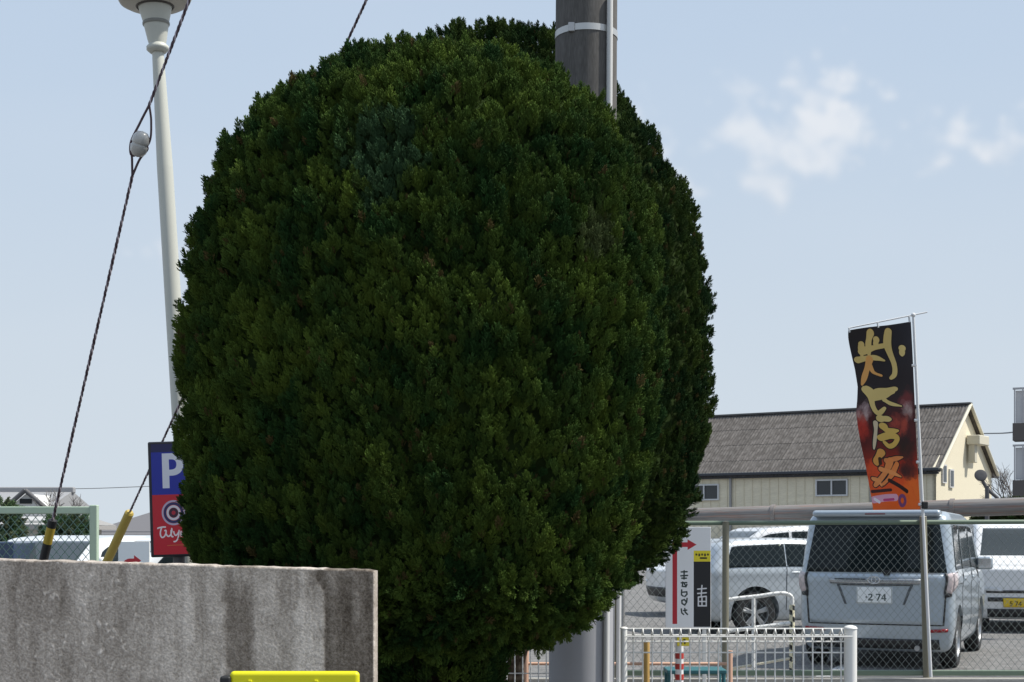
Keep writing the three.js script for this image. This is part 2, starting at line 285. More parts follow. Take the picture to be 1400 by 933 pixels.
// ---------------------------------------------------------------- utility pole
{
  const d = 8.2, b = at(795, 933, d), top = at(802, 0, d), dirv = top.clone().sub(b).normalize();
  const foot = b.clone().addScaledVector(dirv, -b.y / dirv.y), H = 12, tip = foot.clone().addScaledVector(dirv, H);
  const poleTex = dataTex(512, 512, (u, v, i, j) => { const n = 84 + 5 * noise2(u * 20, v * 60) + 7 * noise2(u * 90, v * 260) + 8 * fbm2(u * 8, v * 7, 3) + 6 * noise2(u * 130, v * 900); return [n + 2, n, n - 2]; });
  const pm = new THREE.MeshStandardMaterial({ map: poleTex, roughness: 0.9, bumpMap: poleTex, bumpScale: 0.002 });
  const p = thing('utility_pole', 'thick grey concrete utility pole with steel band and conduit between the junipers', 'pole', foot);
  const o = foot.clone(), rel = (v) => v.clone().sub(o), along = (h) => rel(foot.clone().addScaledVector(dirv, h));
  const R = (h) => 0.176 - h * 0.0012;
  part('shaft', bar(along(0), along(H), 0.178, 0.163, 40), pm, p);
  part('poster_guard', bar(along(0.25), along(1.75), R(0) + 0.008, R(1.7) + 0.008, 40), M(0.34, 0.345, 0.37, 0.6), p, 'smooth pale grey sheet wrapped round the lower pole');
  const hb = (728 - 50) / FOCAL * d + EYE;
  for (const h of [hb, 6.85, 10.0]) {
    const s = part('steel_band', bar(along(h - 0.018), along(h + 0.018), R(h) + 0.005, R(h) + 0.005, 40), M(0.5, 0.5, 0.49, 0.4, { metalness: 0.5 }), p);
    part('buckle', rbox(0.035, 0.05, 0.02, 0.004, along(h).x - 0.09, along(h).y, along(h).z + 0.155), steel, s);
  }
  // plastic conduit up the camera-facing right side
  const ca = 0.95, cx = Math.sin(0.69), cz = Math.cos(0.69);
  const off = (h, e) => along(h).add(V(cx * (R(h) + e), 0, cz * (R(h) + e)));
  part('conduit', merge([bar(off(0, 0.028), off((728 - 10) / FOCAL * d + EYE, 0.02), 0.017, 0.017, 12)]), M(0.55, 0.55, 0.54, 0.5), p);
  part('conduit', bar(along(0).add(V(0.205, 0, 0.05)), along(2.3).add(V(0.2, 0, 0.05)), 0.014, 0.014, 12), M(0.6, 0.6, 0.6, 0.5), p);
  part('conduit', bar(along(0).add(V(0.02, 0, -0.2)), along(11).add(V(0.02, 0, -0.185)), 0.02, 0.02, 12), M(0.12, 0.12, 0.13, 0.6), p);
  for (let h = 5.4; h < 11; h += 0.45) part('step_bolt', bar(along(h).add(V(-R(h) + 0.01, 0, -0.02)), along(h).add(V(-R(h) - 0.14, 0, -0.02)), 0.009), steel, p);
  part('cap', new THREE.SphereGeometry(0.163, 24, 8, 0, 6.283, 0, 1.57).scale(1, 0.2, 1).translate(along(H).x, along(H).y, along(H).z), pm, p);
  // ---- guy wires: twisted strands
  const wireDark = M(0.085, 0.055, 0.065, 0.65, { metalness: 0.2 }), wirePale = M(0.42, 0.36, 0.39, 0.6, { metalness: 0.2 });
  function strands(a, c, r, pitch, parent) {
    const dv = c.clone().sub(a), L = dv.length(), q = new THREE.Quaternion().setFromUnitVectors(V(0, 1, 0), dv.normalize());
    for (let s = 0; s < 3; s++) {
      const n = Math.min(1400, Math.ceil(L / pitch * 9)), pts = [];
      for (let i = 0; i <= n; i++) { const t = i / n, an = t * L / pitch * 2 * Math.PI + s * 2.094; pts.push(V(Math.cos(an) * r, t * L, Math.sin(an) * r).applyQuaternion(q).add(a)); }
      const cv = new THREE.CurvePath(); for (let i = 1; i < pts.length; i++) cv.add(new THREE.LineCurve3(pts[i - 1], pts[i]));
      cv.getPointAt = (t) => { const f = t * n, k = Math.min(n - 1, Math.floor(f)); return pts[k].clone().lerp(pts[k + 1], f - k); };
      cv.getTangentAt = (t) => { const k = Math.min(n - 1, Math.floor(t * n)); return pts[k + 1].clone().sub(pts[k]).normalize(); };
      part('strand', new THREE.TubeGeometry(cv, n, r * 0.95, 4), s === 0 ? wirePale : wireDark, parent);
    }
  }
  // wire with the egg insulator, to the upper band
  const g1 = thing('guy_wire', 'twisted steel guy wire with a porcelain egg insulator, crossing the street lamp', 'guy wire', V(0, 0, 0), 0, 'guy wires of the utility pole');
  const wd = 8.6, i0 = at(186, 218, wd), i1 = at(196, 176, wd - 0.05);
  const lowDir = at(64, 745, 9.2).sub(i0), anchor = i0.clone().addScaledVector(lowDir, i0.y / -lowDir.y);
  const ax0 = i1.clone().sub(i0).normalize();
  strands(anchor.clone().setY(0.0), i0.clone().addScaledVector(ax0, -0.1), 0.0052, 0.10, g1);
  strands(i1.clone().addScaledVector(ax0, 0.14), foot.clone().addScaledVector(dirv, 10.0).add(V(-0.16, 0, 0.02)), 0.0052, 0.10, g1);
  const ic = i0.clone().lerp(i1, 0.5), iq = new THREE.Quaternion().setFromUnitVectors(V(0, 1, 0), i1.clone().sub(i0).normalize());
  const egg = new THREE.LatheGeometry([[0, -0.078], [0.03, -0.07], [0.047, -0.045], [0.053, -0.012], [0.046, -0.004], [0.046, 0.004], [0.053, 0.012], [0.048, 0.045], [0.032, 0.07], [0, 0.078]].map(a => new THREE.Vector2(...a)), 24).applyQuaternion(iq).translate(ic.x, ic.y, ic.z);
  part('insulator', egg, PM(0.42, 0.42, 0.40, 0.25, { clearcoat: 0.6 }), g1, 'glazed pale grey egg insulator');
  const loop = (c, dr, s) => { const e = V(1, 0, 0), pts = []; for (let i = 0; i <= 16; i++) { const t = i / 16 * Math.PI; pts.push(c.clone().addScaledVector(e, Math.cos(t) * 0.05 * s).addScaledVector(dr, Math.sin(t) * 0.05)); } return pts; };
  const ax = i1.clone().sub(i0).normalize(), side = V(1, 0, 0);
  part('wire_loop', tube([i1.clone().addScaledVector(ax, 0.14), i1.clone().addScaledVector(side, -0.03).addScaledVector(ax, 0.03), ic.clone().addScaledVector(side, -0.055), ic.clone().addScaledVector(side, -0.03).addScaledVector(ax, -0.07), ic.clone().addScaledVector(side, 0.05).addScaledVector(ax, 0.0), i1.clone().addScaledVector(side, 0.035).addScaledVector(ax, 0.04), i1.clone().addScaledVector(ax, 0.14)], 0.007, 60, 6), wireDark, g1);
  part('wire_loop', tube([i0.clone().addScaledVector(ax, -0.1), i0.clone().addScaledVector(side, -0.025).addScaledVector(ax, 0.0), ic.clone().addScaledVector(side, -0.05).addScaledVector(ax, 0.01), ic.clone().addScaledVector(side, 0.05).addScaledVector(ax, -0.02), i0.clone().addScaledVector(side, 0.02), i0.clone().addScaledVector(ax, -0.1)], 0.007, 60, 6), wireDark, g1);
  const gd = i0.clone().sub(anchor).normalize(), gp = (h) => anchor.clone().addScaledVector(gd, h / gd.y);
  // short black and yellow guard on its foot
  const gy = M(0.42, 0.30, 0.03, 0.6);
  [[1.25, 1.345, black], [1.345, 1.43, black], [1.43, 1.53, gy], [1.53, 1.575, black]].forEach(([a, c, m]) => part('guard_band', bar(gp(a), gp(c), 0.028, 0.028, 16), m, g1));
  part('guard_tube', bar(gp(0), gp(1.25), 0.026, 0.026, 16), gy, g1);
  part('clamp', rbox(0.06, 0.05, 0.5, 0.01, 0, 0, 0).rotateY(1.5).translate(gp(1.2).x - 0.05, gp(1.2).y + 0.05, gp(1.2).z), steel, g1);
  // second wire, yellow guard tube
  const g2 = thing('guy_wire', 'guy wire with a long yellow guard tube running up behind the parking sign', 'guy wire', V(0, 0, 0), 0, 'guy wires of the utility pole');
  const bandP = foot.clone().addScaledVector(dirv, 6.85).add(V(-0.16, 0, 0));
  const a2 = at(146, 768, 12.2), d2 = bandP.clone().sub(a2).normalize(), an2 = a2.clone().addScaledVector(d2, -a2.y / d2.y);
  const p2 = (h) => an2.clone().addScaledVector(d2, h / d2.y);
  strands(an2, bandP, 0.0052, 0.10, g2);
  part('guard_tube', merge([bar(p2(0.02), p2(EYE + 26 / FOCAL * 12), 0.037, 0.037, 18), bar(p2(EYE + 26 / FOCAL * 12), p2(EYE + 28 / FOCAL * 12), 0.037, 0.025, 18)]), M(0.42, 0.31, 0.06, 0.55), g2, 'yellow plastic guard tube');
}

// ---------------------------------------------------------------- street lamp
{
  const d = 11.5, a = at(240, 470, d), b = at(215, 62, d), dv = b.clone().sub(a).normalize(), foot = a.clone().addScaledVector(dv, -a.y / dv.y), top = b.clone().sub(foot);
  const l = thing('street_lamp', 'pale grey street lamp on a slim leaning pole, crossed by the guy wire', 'street lamp', foot);
  const paint = M(0.50, 0.51, 0.46, 0.5), pe = dv.clone().multiplyScalar(top.length());
  part('pole', merge([bar(V(0, 0, 0), dv.clone().multiplyScalar(top.length() * 0.82), 0.068, 0.062, 24), bar(dv.clone().multiplyScalar(top.length() * 0.82), pe, 0.062, 0.044, 24)]), paint, l);
  part('base_plate', rbox(0.3, 0.03, 0.3, 0.008, 0, 0.015, 0), paint, l);
  const s = d / FOCAL, q = new THREE.Quaternion().setFromUnitVectors(V(0, 1, 0), dv);
  const lathe = (pts) => new THREE.LatheGeometry(pts.map(([r, y]) => new THREE.Vector2(r * s, y * s)), 48).applyQuaternion(q).translate(pe.x, pe.y, pe.z);
  part('collar', lathe([[7, -10], [11, -10], [15, -6], [15, -2], [11, 2]]), paint, l);
  part('neck', lathe([[11, 0], [13, 8], [16, 24], [17.5, 28], [17.5, 30], [16.5, 31], [18, 34], [22, 50], [24, 54]]), paint, l);
  part('neck_ring', lathe([[17.6, 27], [18.4, 28.5], [18.4, 30.5], [17.6, 32]]), M(0.2, 0.2, 0.18, 0.5), l);
  part('hub', lathe([[24, 51], [26, 53], [27, 62], [0, 64]]), M(0.06, 0.052, 0.045, 0.6), l);
  part('canopy', lathe([[25, 53], [40, 55], [47, 59], [50, 65], [48.5, 65], [45, 61], [38, 57], [25, 55]]), M(0.40, 0.38, 0.33, 0.5), l);
  part('globe', lathe([[30, 60], [44, 72], [50, 92], [46, 116], [30, 134], [0, 142]]), PM(0.8, 0.8, 0.78, 0.4, { transmission: 0.4 }), l);
}

// ---------------------------------------------------------------- parking sign
{
  const d = 11, m = d / FOCAL, c = at(240, 683, d);
  const s = thing('parking_sign', 'blue and red illuminated parking sign box with a large white P', 'sign', V(c.x, 0, c.z));
  const W = 66 * m, H = 157 * m, y = c.y, k = new THREE.Group();
  const tilt = (g) => g.rotateZ(0.03).translate(0, y, 0);
  part('cabinet', tilt(rbox(W, H, 0.16, 0.012)), M(0.012, 0.012, 0.018, 0.4), s);
  const tex = canvasTex(264, 628, (x, w, h) => {
    x.fillStyle = '#15279a'; x.fillRect(0, 0, w, h); x.fillStyle = '#12164e'; x.fillRect(0, 0, w, 46);
    x.fillStyle = '#c2182c'; x.fillRect(0, 288, w, h);
    x.fillStyle = '#d9dce6'; x.font = 'bold 278px sans-serif'; x.textAlign = 'left'; x.fillText('P', 40, 252);
    const cx = 126, cy = 392; x.lineWidth = 11;
    x.strokeStyle = '#b8b0c8'; x.beginPath(); x.arc(cx, cy, 66, 0, 6.3); x.stroke();
    x.strokeStyle = '#20285e'; x.lineWidth = 14; x.beginPath(); x.arc(cx, cy, 52, 0, 6.3); x.stroke();
    x.strokeStyle = '#d8d4dc'; x.lineWidth = 14; x.beginPath(); x.arc(cx, cy, 36, 0, 6.3); x.stroke();
    x.fillStyle = '#3a1430'; x.beginPath(); x.arc(cx, cy, 28, 0, 6.3); x.fill(); x.fillStyle = '#b02038'; x.beginPath(); x.arc(cx, cy, 12, 0, 6.3); x.fill();
    x.strokeStyle = '#e9dfe2'; x.lineWidth = 9; x.lineCap = 'round'; x.lineJoin = 'round';
    const st = (...p) => { x.beginPath(); x.moveTo(p[0], p[1]); for (let i = 2; i < p.length; i += 4) x.quadraticCurveTo(p[i], p[i + 1], p[i + 2], p[i + 3]); x.stroke(); };
    st(28, 478, 50, 470, 74, 472); st(52, 474, 34, 512, 50, 530, 66, 534, 76, 508, 82, 486, 70, 492); st(78, 512, 88, 534, 102, 520, 116, 500, 112, 482); st(108, 492, 104, 530, 118, 528);
    st(124, 500, 128, 528, 142, 518, 156, 504, 156, 494); st(156, 496, 150, 560, 124, 556); st(168, 500, 164, 530, 170, 524, 184, 490, 190, 506, 188, 530, 202, 504, 212, 488, 214, 526);
    x.strokeStyle = '#c96a3a'; x.lineWidth = 4; st(84, 578, 150, 574, 210, 578);
  });
  part('face', tilt(new THREE.PlaneGeometry(W * 0.9, H * 0.955).translate(W * 0.02, 0, 0.084)), new THREE.MeshStandardMaterial({ map: tex, roughness: 0.35 }), s);
  part('post', bar(V(0.02, 0, -0.02), V(0.02, y - H / 2 + 0.02, -0.02), 0.045, 0.045, 16), M(0.1, 0.1, 0.11, 0.5), s);
}

// ---------------------------------------------------------------- cars
function carMaker(S) {
  const { L, W, H, y0 = 0.2, r = 0.13, belt, tumble = 0.1, base = 0.5, rearLean = 0.1, bow = 0.06, top } = S;
  const a = L / 2, b = (H - y0) / 2, c = W / 2, yc = (H + y0) / 2;
  const T = (x) => { const p = top; if (x <= p[0][0]) return p[0][1]; for (let i = 1; i < p.length; i++) if (x <= p[i][0]) { const [x0, h0] = p[i - 1], [x1, h1] = p[i]; const t = (x - x0) / (x1 - x0); return lerp(h0, h1, t); } return p[p.length - 1][1]; };
  const Ts = (x) => { let s = 0; for (let k = -3; k <= 3; k++) s += T(x + k * 0.045); return s / 7; };
  function map(qx, qy, qz, off = 0) {
    const ix = clamp(qx, -a + r, a - r), iy = clamp(qy - yc, -b + r, b - r), iz = clamp(qz, -c + r, c - r);
    const n = V(qx - ix, qy - yc - iy, qz - iz).normalize(), p = V(ix, iy + yc, iz).addScaledVector(n, r + off);
    const hN = clamp((p.y - belt) / (H - belt), 0, 1.05);
    const tb = p.y > base ? base + (p.y - base) * (Ts(p.x) - base) / (H - base) : p.y;
    p.z *= 1 - tumble * clamp((tb - belt) / (H - belt), 0, 1.05) - 0.05 * sstep(0.55, 0.2, p.y);
    const wr = sstep(-a + 0.7, -a, p.x), wf = sstep(a - 0.7, a, p.x);
    p.x += wr * (rearLean * hN + 0.05 * sstep(0.5, 0.2, p.y) + bow * (p.z / c) ** 2) - wf * (bow * 1.8 * (p.z / c) ** 2 + 0.08 * sstep(0.5, 0.2, p.y));
    p.z += 0.012 * Math.sign(p.z) * sstep(belt - 0.14, belt - 0.05, p.y) * sstep(belt + 0.05, belt, p.y);       // shoulder crease
    p.y = tb; return p;
  }
  function shell() {
    const g = new THREE.BoxGeometry(2, 2, 2, 56, 26, 26); g.deleteAttribute('uv'); g.deleteAttribute('normal');
    const m = mergeVertices(g, 1e-5), P = m.attributes.position, w = (u, e) => Math.sign(u) * (1 - Math.pow(1 - Math.abs(u), e));
    for (let i = 0; i < P.count; i++) { const p = map(w(P.getX(i), 1.35) * a, yc + w(P.getY(i), 1.45) * b, w(P.getZ(i), 1.7) * c); P.setXYZ(i, p.x, p.y, p.z); }
    m.computeVertexNormals(); return m;
  }
  // a panel that follows the shell; corners are (u, v) in face coordinates, in order round the panel
  function patch(face, cs, off = 0.006, nu = 10, nv = 8, sink = -0.02) {
    const f = { rear: (u, v, o) => map(-a, v, u, o), front: (u, v, o) => map(a, v, u, o), right: (u, v, o) => map(u, v, c, o), left: (u, v, o) => map(u, v, -c, o), top: (u, v, o) => map(u, H, v, o) }[face];
    const pos = [], idx = [], flip = face === 'rear' || face === 'left';
    for (let j = -1; j <= nv + 1; j++) for (let i = -1; i <= nu + 1; i++) {
      const s = clamp(i, 0, nu) / nu, t = clamp(j, 0, nv) / nv, edge = i < 0 || j < 0 || i > nu || j > nv;
      const u = lerp(lerp(cs[0][0], cs[1][0], s), lerp(cs[3][0], cs[2][0], s), t), v = lerp(lerp(cs[0][1], cs[1][1], s), lerp(cs[3][1], cs[2][1], s), t);
      const p = f(u, v, edge ? sink : off); pos.push(p.x, p.y, p.z);
    }
    const w = nu + 3;
    for (let j = 0; j < nv + 2; j++) for (let i = 0; i < nu + 2; i++) { const k = j * w + i; idx.push(k, k + 1, k + w, k + 1, k + w + 1, k + w); }
    const g = new THREE.BufferGeometry(); g.setAttribute('position', new THREE.Float32BufferAttribute(pos, 3)); g.setIndex(idx);
    const n = g.toNonIndexed(); n.computeVertexNormals();
    // smooth normals over the sheet itself
    const m = mergeVertices(g, 1e-6); m.computeVertexNormals(); return m;
  }
  return { map, shell, patch, a, b, c };
}
const glassMat = PM(0.010, 0.015, 0.017, 0.06, { specularIntensity: 0.38 }), screenMat = PM(0.045, 0.055, 0.06, 0.06, { specularIntensity: 0.9 }), trimMat = M(0.018, 0.018, 0.02, 0.5), chrome = M(0.6, 0.61, 0.62, 0.2, { metalness: 0.9 });
const paintOf = (r, g, b, metal = 0.3) => PM(r, g, b, 0.34, { metalness: metal, clearcoat: 0.8, clearcoatRoughness: 0.08 });
const evalr = new Evaluator(); evalr.attributes = ['position', 'normal']; evalr.useGroups = false;
const tyreG = new THREE.LatheGeometry([[0.20, -0.085], [0.285, -0.09], [0.305, -0.075], [0.312, -0.04], [0.312, 0.04], [0.305, 0.075], [0.285, 0.09], [0.20, 0.085]].map(p => new THREE.Vector2(...p)), 32).rotateX(Math.PI / 2);
const rimG = (() => {
  const l = [new THREE.LatheGeometry([[0.205, -0.08], [0.21, 0.083], [0.195, 0.085], [0.19, 0.03], [0.19, -0.08]].map(p => new THREE.Vector2(...p)), 32).rotateX(Math.PI / 2), new THREE.CylinderGeometry(0.045, 0.05, 0.03, 16).rotateX(Math.PI / 2).translate(0, 0, 0.06)];
  for (let k = 0; k < 5; k++) for (const s of [-0.11, 0.11]) l.push(rbox(0.036, 0.165, 0.022, 0.008, 0, 0.115, 0.058).rotateZ(k * 1.2566 + s));
  return merge(l);
})();
const drumG = new THREE.CylinderGeometry(0.19, 0.19, 0.08, 24).rotateX(Math.PI / 2);
function addWheels(car, S, rs) {
  for (const x of [S.xr, S.xf]) for (const s of [-1, 1]) {
    const w = new THREE.Group(); w.name = 'wheel'; w.position.set(x, 0.312 * rs, s * (S.W / 2 - 0.105)); w.scale.setScalar(rs); if (s < 0) w.rotation.y = Math.PI; car.add(w);
    part('tyre', tyreG, darkRubber, w); part('rim', rimG, M(0.45, 0.46, 0.47, 0.35, { metalness: 0.8 }), w); part('brake_drum', drumG, M(0.03, 0.03, 0.03, 0.7), w);
  }
}
function carBody(car, S, K, paint) {
  let body = new Brush(K.shell()); body.updateMatrixWorld();
  const rs = S.rs ?? 1;
  for (const x of [S.xr, S.xf]) {
    const cg = new THREE.CylinderGeometry(0.365 * rs, 0.365 * rs, S.W + 0.4, 32); cg.deleteAttribute('uv'); const cut = new Brush(cg.rotateX(Math.PI / 2).translate(x, 0.33 * rs, 0)); cut.updateMatrixWorld();
    body = evalr.evaluate(body, cut, SUBTRACTION); body.updateMatrixWorld();
  }
  const g = body.geometry; g.clearGroups?.();
  const b = part('body', g, paint, car);
  part('underbody', rbox(S.L - 0.5, 0.22, S.W - 0.5, 0.05, 0, 0.32, 0), trimMat, car);
  addWheels(car, S, rs);
  return b;
}
const plateTex = (bg, fg, small, big) => canvasTex(330, 165, (x, w, h) => { x.fillStyle = bg; x.fillRect(0, 0, w, h); x.strokeStyle = fg; x.lineWidth = 3; x.strokeRect(5, 5, w - 10, h - 10); x.fillStyle = fg; x.textAlign = 'center'; x.font = 'bold 40px sans-serif'; x.fillText(small, 165, 48); x.font = 'bold 92px sans-serif'; x.fillText(big, 178, 140); });

// ---- silver-blue minivan seen from behind
{
  const S = { L: 3.7, W: 1.67, H: 1.735, y0: 0.19, r: 0.11, belt: 1.02, tumble: 0.10, base: 0.55, rearLean: 0.13, bow: 0.05, xr: -1.25, xf: 1.24, top: [[-1.85, 1.70], [-1.4, 1.735], [0.2, 1.72], [0.55, 1.68], [1.25, 1.05], [1.7, 0.95], [1.85, 0.86]] };
  const K = carMaker(S), th = 23 * Math.PI / 180, rc = at(1196, 900, 16).setY(0), F = V(Math.sin(th), 0, -Math.cos(th)), pos = rc.clone().addScaledVector(F, S.L / 2);
  const car = thing('minivan', 'silver-blue minivan showing its rear window and number plate behind the wire fence', 'car', pos, Math.PI / 2 - th);
  const paint = paintOf(0.37, 0.43, 0.485, 0.35);
  carBody(car, S, K, paint);
  const hatch = part('hatch', K.patch('rear', [[-0.70, 0.50], [0.70, 0.50], [0.735, 1.055], [-0.735, 1.055]], 0.012, 16, 12), paint, car);
  part('hatch_gap', merge([K.patch('rear', [[-0.715, 0.485], [0.715, 0.485], [0.715, 0.497], [-0.715, 0.497]], 0.004, 16, 1), K.patch('rear', [[-0.735, 0.49], [-0.715, 0.49], [-0.755, 1.05], [-0.77, 1.05]], 0.004, 1, 8), K.patch('rear', [[0.715, 0.49], [0.735, 0.49], [0.77, 1.05], [0.755, 1.05]], 0.004, 1, 8)]), trimMat, car);
  part('rear_window', K.patch('rear', [[-0.765, 1.075], [0.765, 1.075], [0.73, 1.63], [-0.73, 1.63]], 0.008, 16, 10), glassMat, car);
  part('roof_spoiler', rbox(0.22, 0.075, 1.38, 0.036, -1.71, 1.705, 0, 4), paint, car);
  part('brake_light', rbox(0.02, 0.014, 0.22, 0.005, -1.816, 1.70, 0), M(0.12, 0.015, 0.02, 0.3), car);
  const gar = part('garnish', K.patch('rear', [[-0.47, 0.945], [0.47, 0.945], [0.49, 1.005], [-0.49, 1.005]], 0.028, 12, 3), M(0.42, 0.44, 0.46, 0.25, { metalness: 0.7 }), car);
  part('emblem', merge([new THREE.TorusGeometry(0.045, 0.007, 8, 24).scale(1.4, 0.9, 1).rotateY(-Math.PI / 2), new THREE.TorusGeometry(0.024, 0.006, 8, 20).scale(1, 1.3, 1).rotateY(-Math.PI / 2)]).translate(-1.905, 0.977, 0), chrome, gar);
  part('handle_slot', K.patch('rear', [[-0.42, 0.995], [-0.08, 0.995], [-0.08, 1.004], [-0.42, 1.004]], 0.033, 6, 1), trimMat, gar);
  part('plate_recess', merge([K.patch('rear', [[-0.40, 0.925], [0.40, 0.925], [0.40, 0.94], [-0.40, 0.94]], 0.016, 8, 1), K.patch('rear', [[-0.325, 0.715], [-0.30, 0.715], [-0.375, 0.93], [-0.405, 0.93]], 0.016, 1, 5), K.patch('rear', [[0.30, 0.715], [0.325, 0.715], [0.405, 0.93], [0.375, 0.93]], 0.016, 1, 5)]), M(0.08, 0.09, 0.10, 0.5), car);
  part('number_plate', (() => { const g = K.patch('rear', [[-0.19, 0.725], [0.19, 0.725], [0.19, 0.91], [-0.19, 0.91]], 0.022, 6, 4, 0.01); const P = g.attributes.position, uv = []; for (let i = 0; i < P.count; i++) uv.push(clamp((P.getZ(i) + 0.19) / 0.38, 0, 1), clamp((P.getY(i) - 0.725) / 0.185, 0, 1)); g.setAttribute('uv', new THREE.Float32BufferAttribute(uv, 2)); return g; })(), new THREE.MeshStandardMaterial({ map: plateTex('#dfe3e4', '#3c4a48', '', '·2 74'), roughness: 0.4 }), car);
  for (const s of [-1, 1]) {
    const o = (u) => u * s, q = (c4) => s > 0 ? c4 : [c4[1], c4[0], c4[3], c4[2]];
    const lampM = PM(0.52, 0.44, 0.44, 0.12, { clearcoat: 1 });
    const l = part('tail_lamp', K.patch('rear', q([[o(0.745), 0.86], [o(0.825), 0.84], [o(0.83), 1.075], [o(0.755), 1.06]]), 0.02, 6, 6), lampM, car);
    part('lamp_trim', K.patch('rear', q([[o(0.735), 0.80], [o(0.825), 0.81], [o(0.828), 0.845], [o(0.735), 0.865]]), 0.018, 6, 2), trimMat, l);
    part('lamp_trim', K.patch('rear', q([[o(0.733), 0.84], [o(0.75), 0.84], [o(0.76), 1.07], [o(0.738), 1.07]]), 0.022, 2, 6), trimMat, l);
    const sd = s > 0 ? 'right' : 'left';
    part('lamp_side', K.patch(sd, s > 0 ? [[-1.845, 0.86], [-1.60, 0.99], [-1.58, 1.075], [-1.845, 1.075]] : [[-1.845, 0.86], [-1.60, 0.99], [-1.58, 1.075], [-1.845, 1.075]], 0.018, 6, 6), lampM, l);
    part('reflector', K.patch('rear', q([[o(0.55), 0.41], [o(0.78), 0.42], [o(0.78), 0.455], [o(0.57), 0.445]]), 0.014, 6, 2), M(0.28, 0.015, 0.02, 0.25), car);
    // side glass: quarter, rear door, front door
    for (const [u0, u1, u2, u3] of [[-1.66, -0.98, -0.98, -1.56], [-0.93, -0.05, -0.05, -0.93], [0.0, 0.86, 0.52, 0.0]])
      part('side_window', K.patch(sd, [[u0, 1.09], [u1, 1.09], [u2, 1.58], [u3, 1.58]], 0.006, 10, 8), glassMat, car);
    for (const g of [K.patch(sd, [[-0.965, 0.36], [-0.955, 0.36], [-0.955, 1.09], [-0.965, 1.09]], 0.003, 1, 10), K.patch(sd, [[-0.03, 0.34], [-0.02, 0.34], [-0.02, 1.09], [-0.03, 1.09]], 0.003, 1, 10), K.patch(sd, [[0.84, 0.5], [0.85, 0.5], [0.85, 1.02], [0.84, 1.02]], 0.003, 1, 8), K.patch(sd, [[-1.7, 0.925], [-0.98, 0.925], [-0.98, 0.935], [-1.7, 0.935]], 0.003, 8, 1)]) part('door_gap', g, trimMat, car);
    for (const u of [-0.78, 0.12]) part('door_handle', rbox(0.17, 0.03, 0.035, 0.012, u, 0.97, s * 0.842), paint, car);
    const mi = part('side_mirror', rbox(0.1, 0.16, 0.2, 0.04, 0.72, 1.12, s * 0.92), paint, car);
    part('mirror_glass', rbox(0.01, 0.12, 0.15, 0.004, 0.666, 1.12, s * 0.925), chrome, mi);
    part('headlamp', K.patch('front', s > 0 ? [[0.45, 0.66], [0.8, 0.68], [0.8, 0.84], [0.5, 0.8]] : [[-0.8, 0.68], [-0.45, 0.66], [-0.5, 0.8], [-0.8, 0.84]], 0.01, 6, 4), chrome, car);
  }
  part('wiper', merge([bar(V(-1.84, 1.07, 0.12), V(-1.80, 1.15, -0.25), 0.008), rbox(0.05, 0.05, 0.07, 0.012, -1.86, 1.06, 0.13)]), black, car);
  part('windscreen', K.patch('top', [[0.62, -0.7], [1.2, -0.72], [1.2, 0.72], [0.62, 0.7]], 0.006, 10, 12), glassMat, car);
  part('bumper_skirt', K.patch('rear', [[-0.72, 0.21], [0.72, 0.21], [0.70, 0.335], [-0.70, 0.335]], 0.01, 12, 4), trimMat, car);
  part('exhaust', bar(V(-1.84, 0.24, 0.45), V(-1.5, 0.24, 0.45), 0.03), steel, car);
}

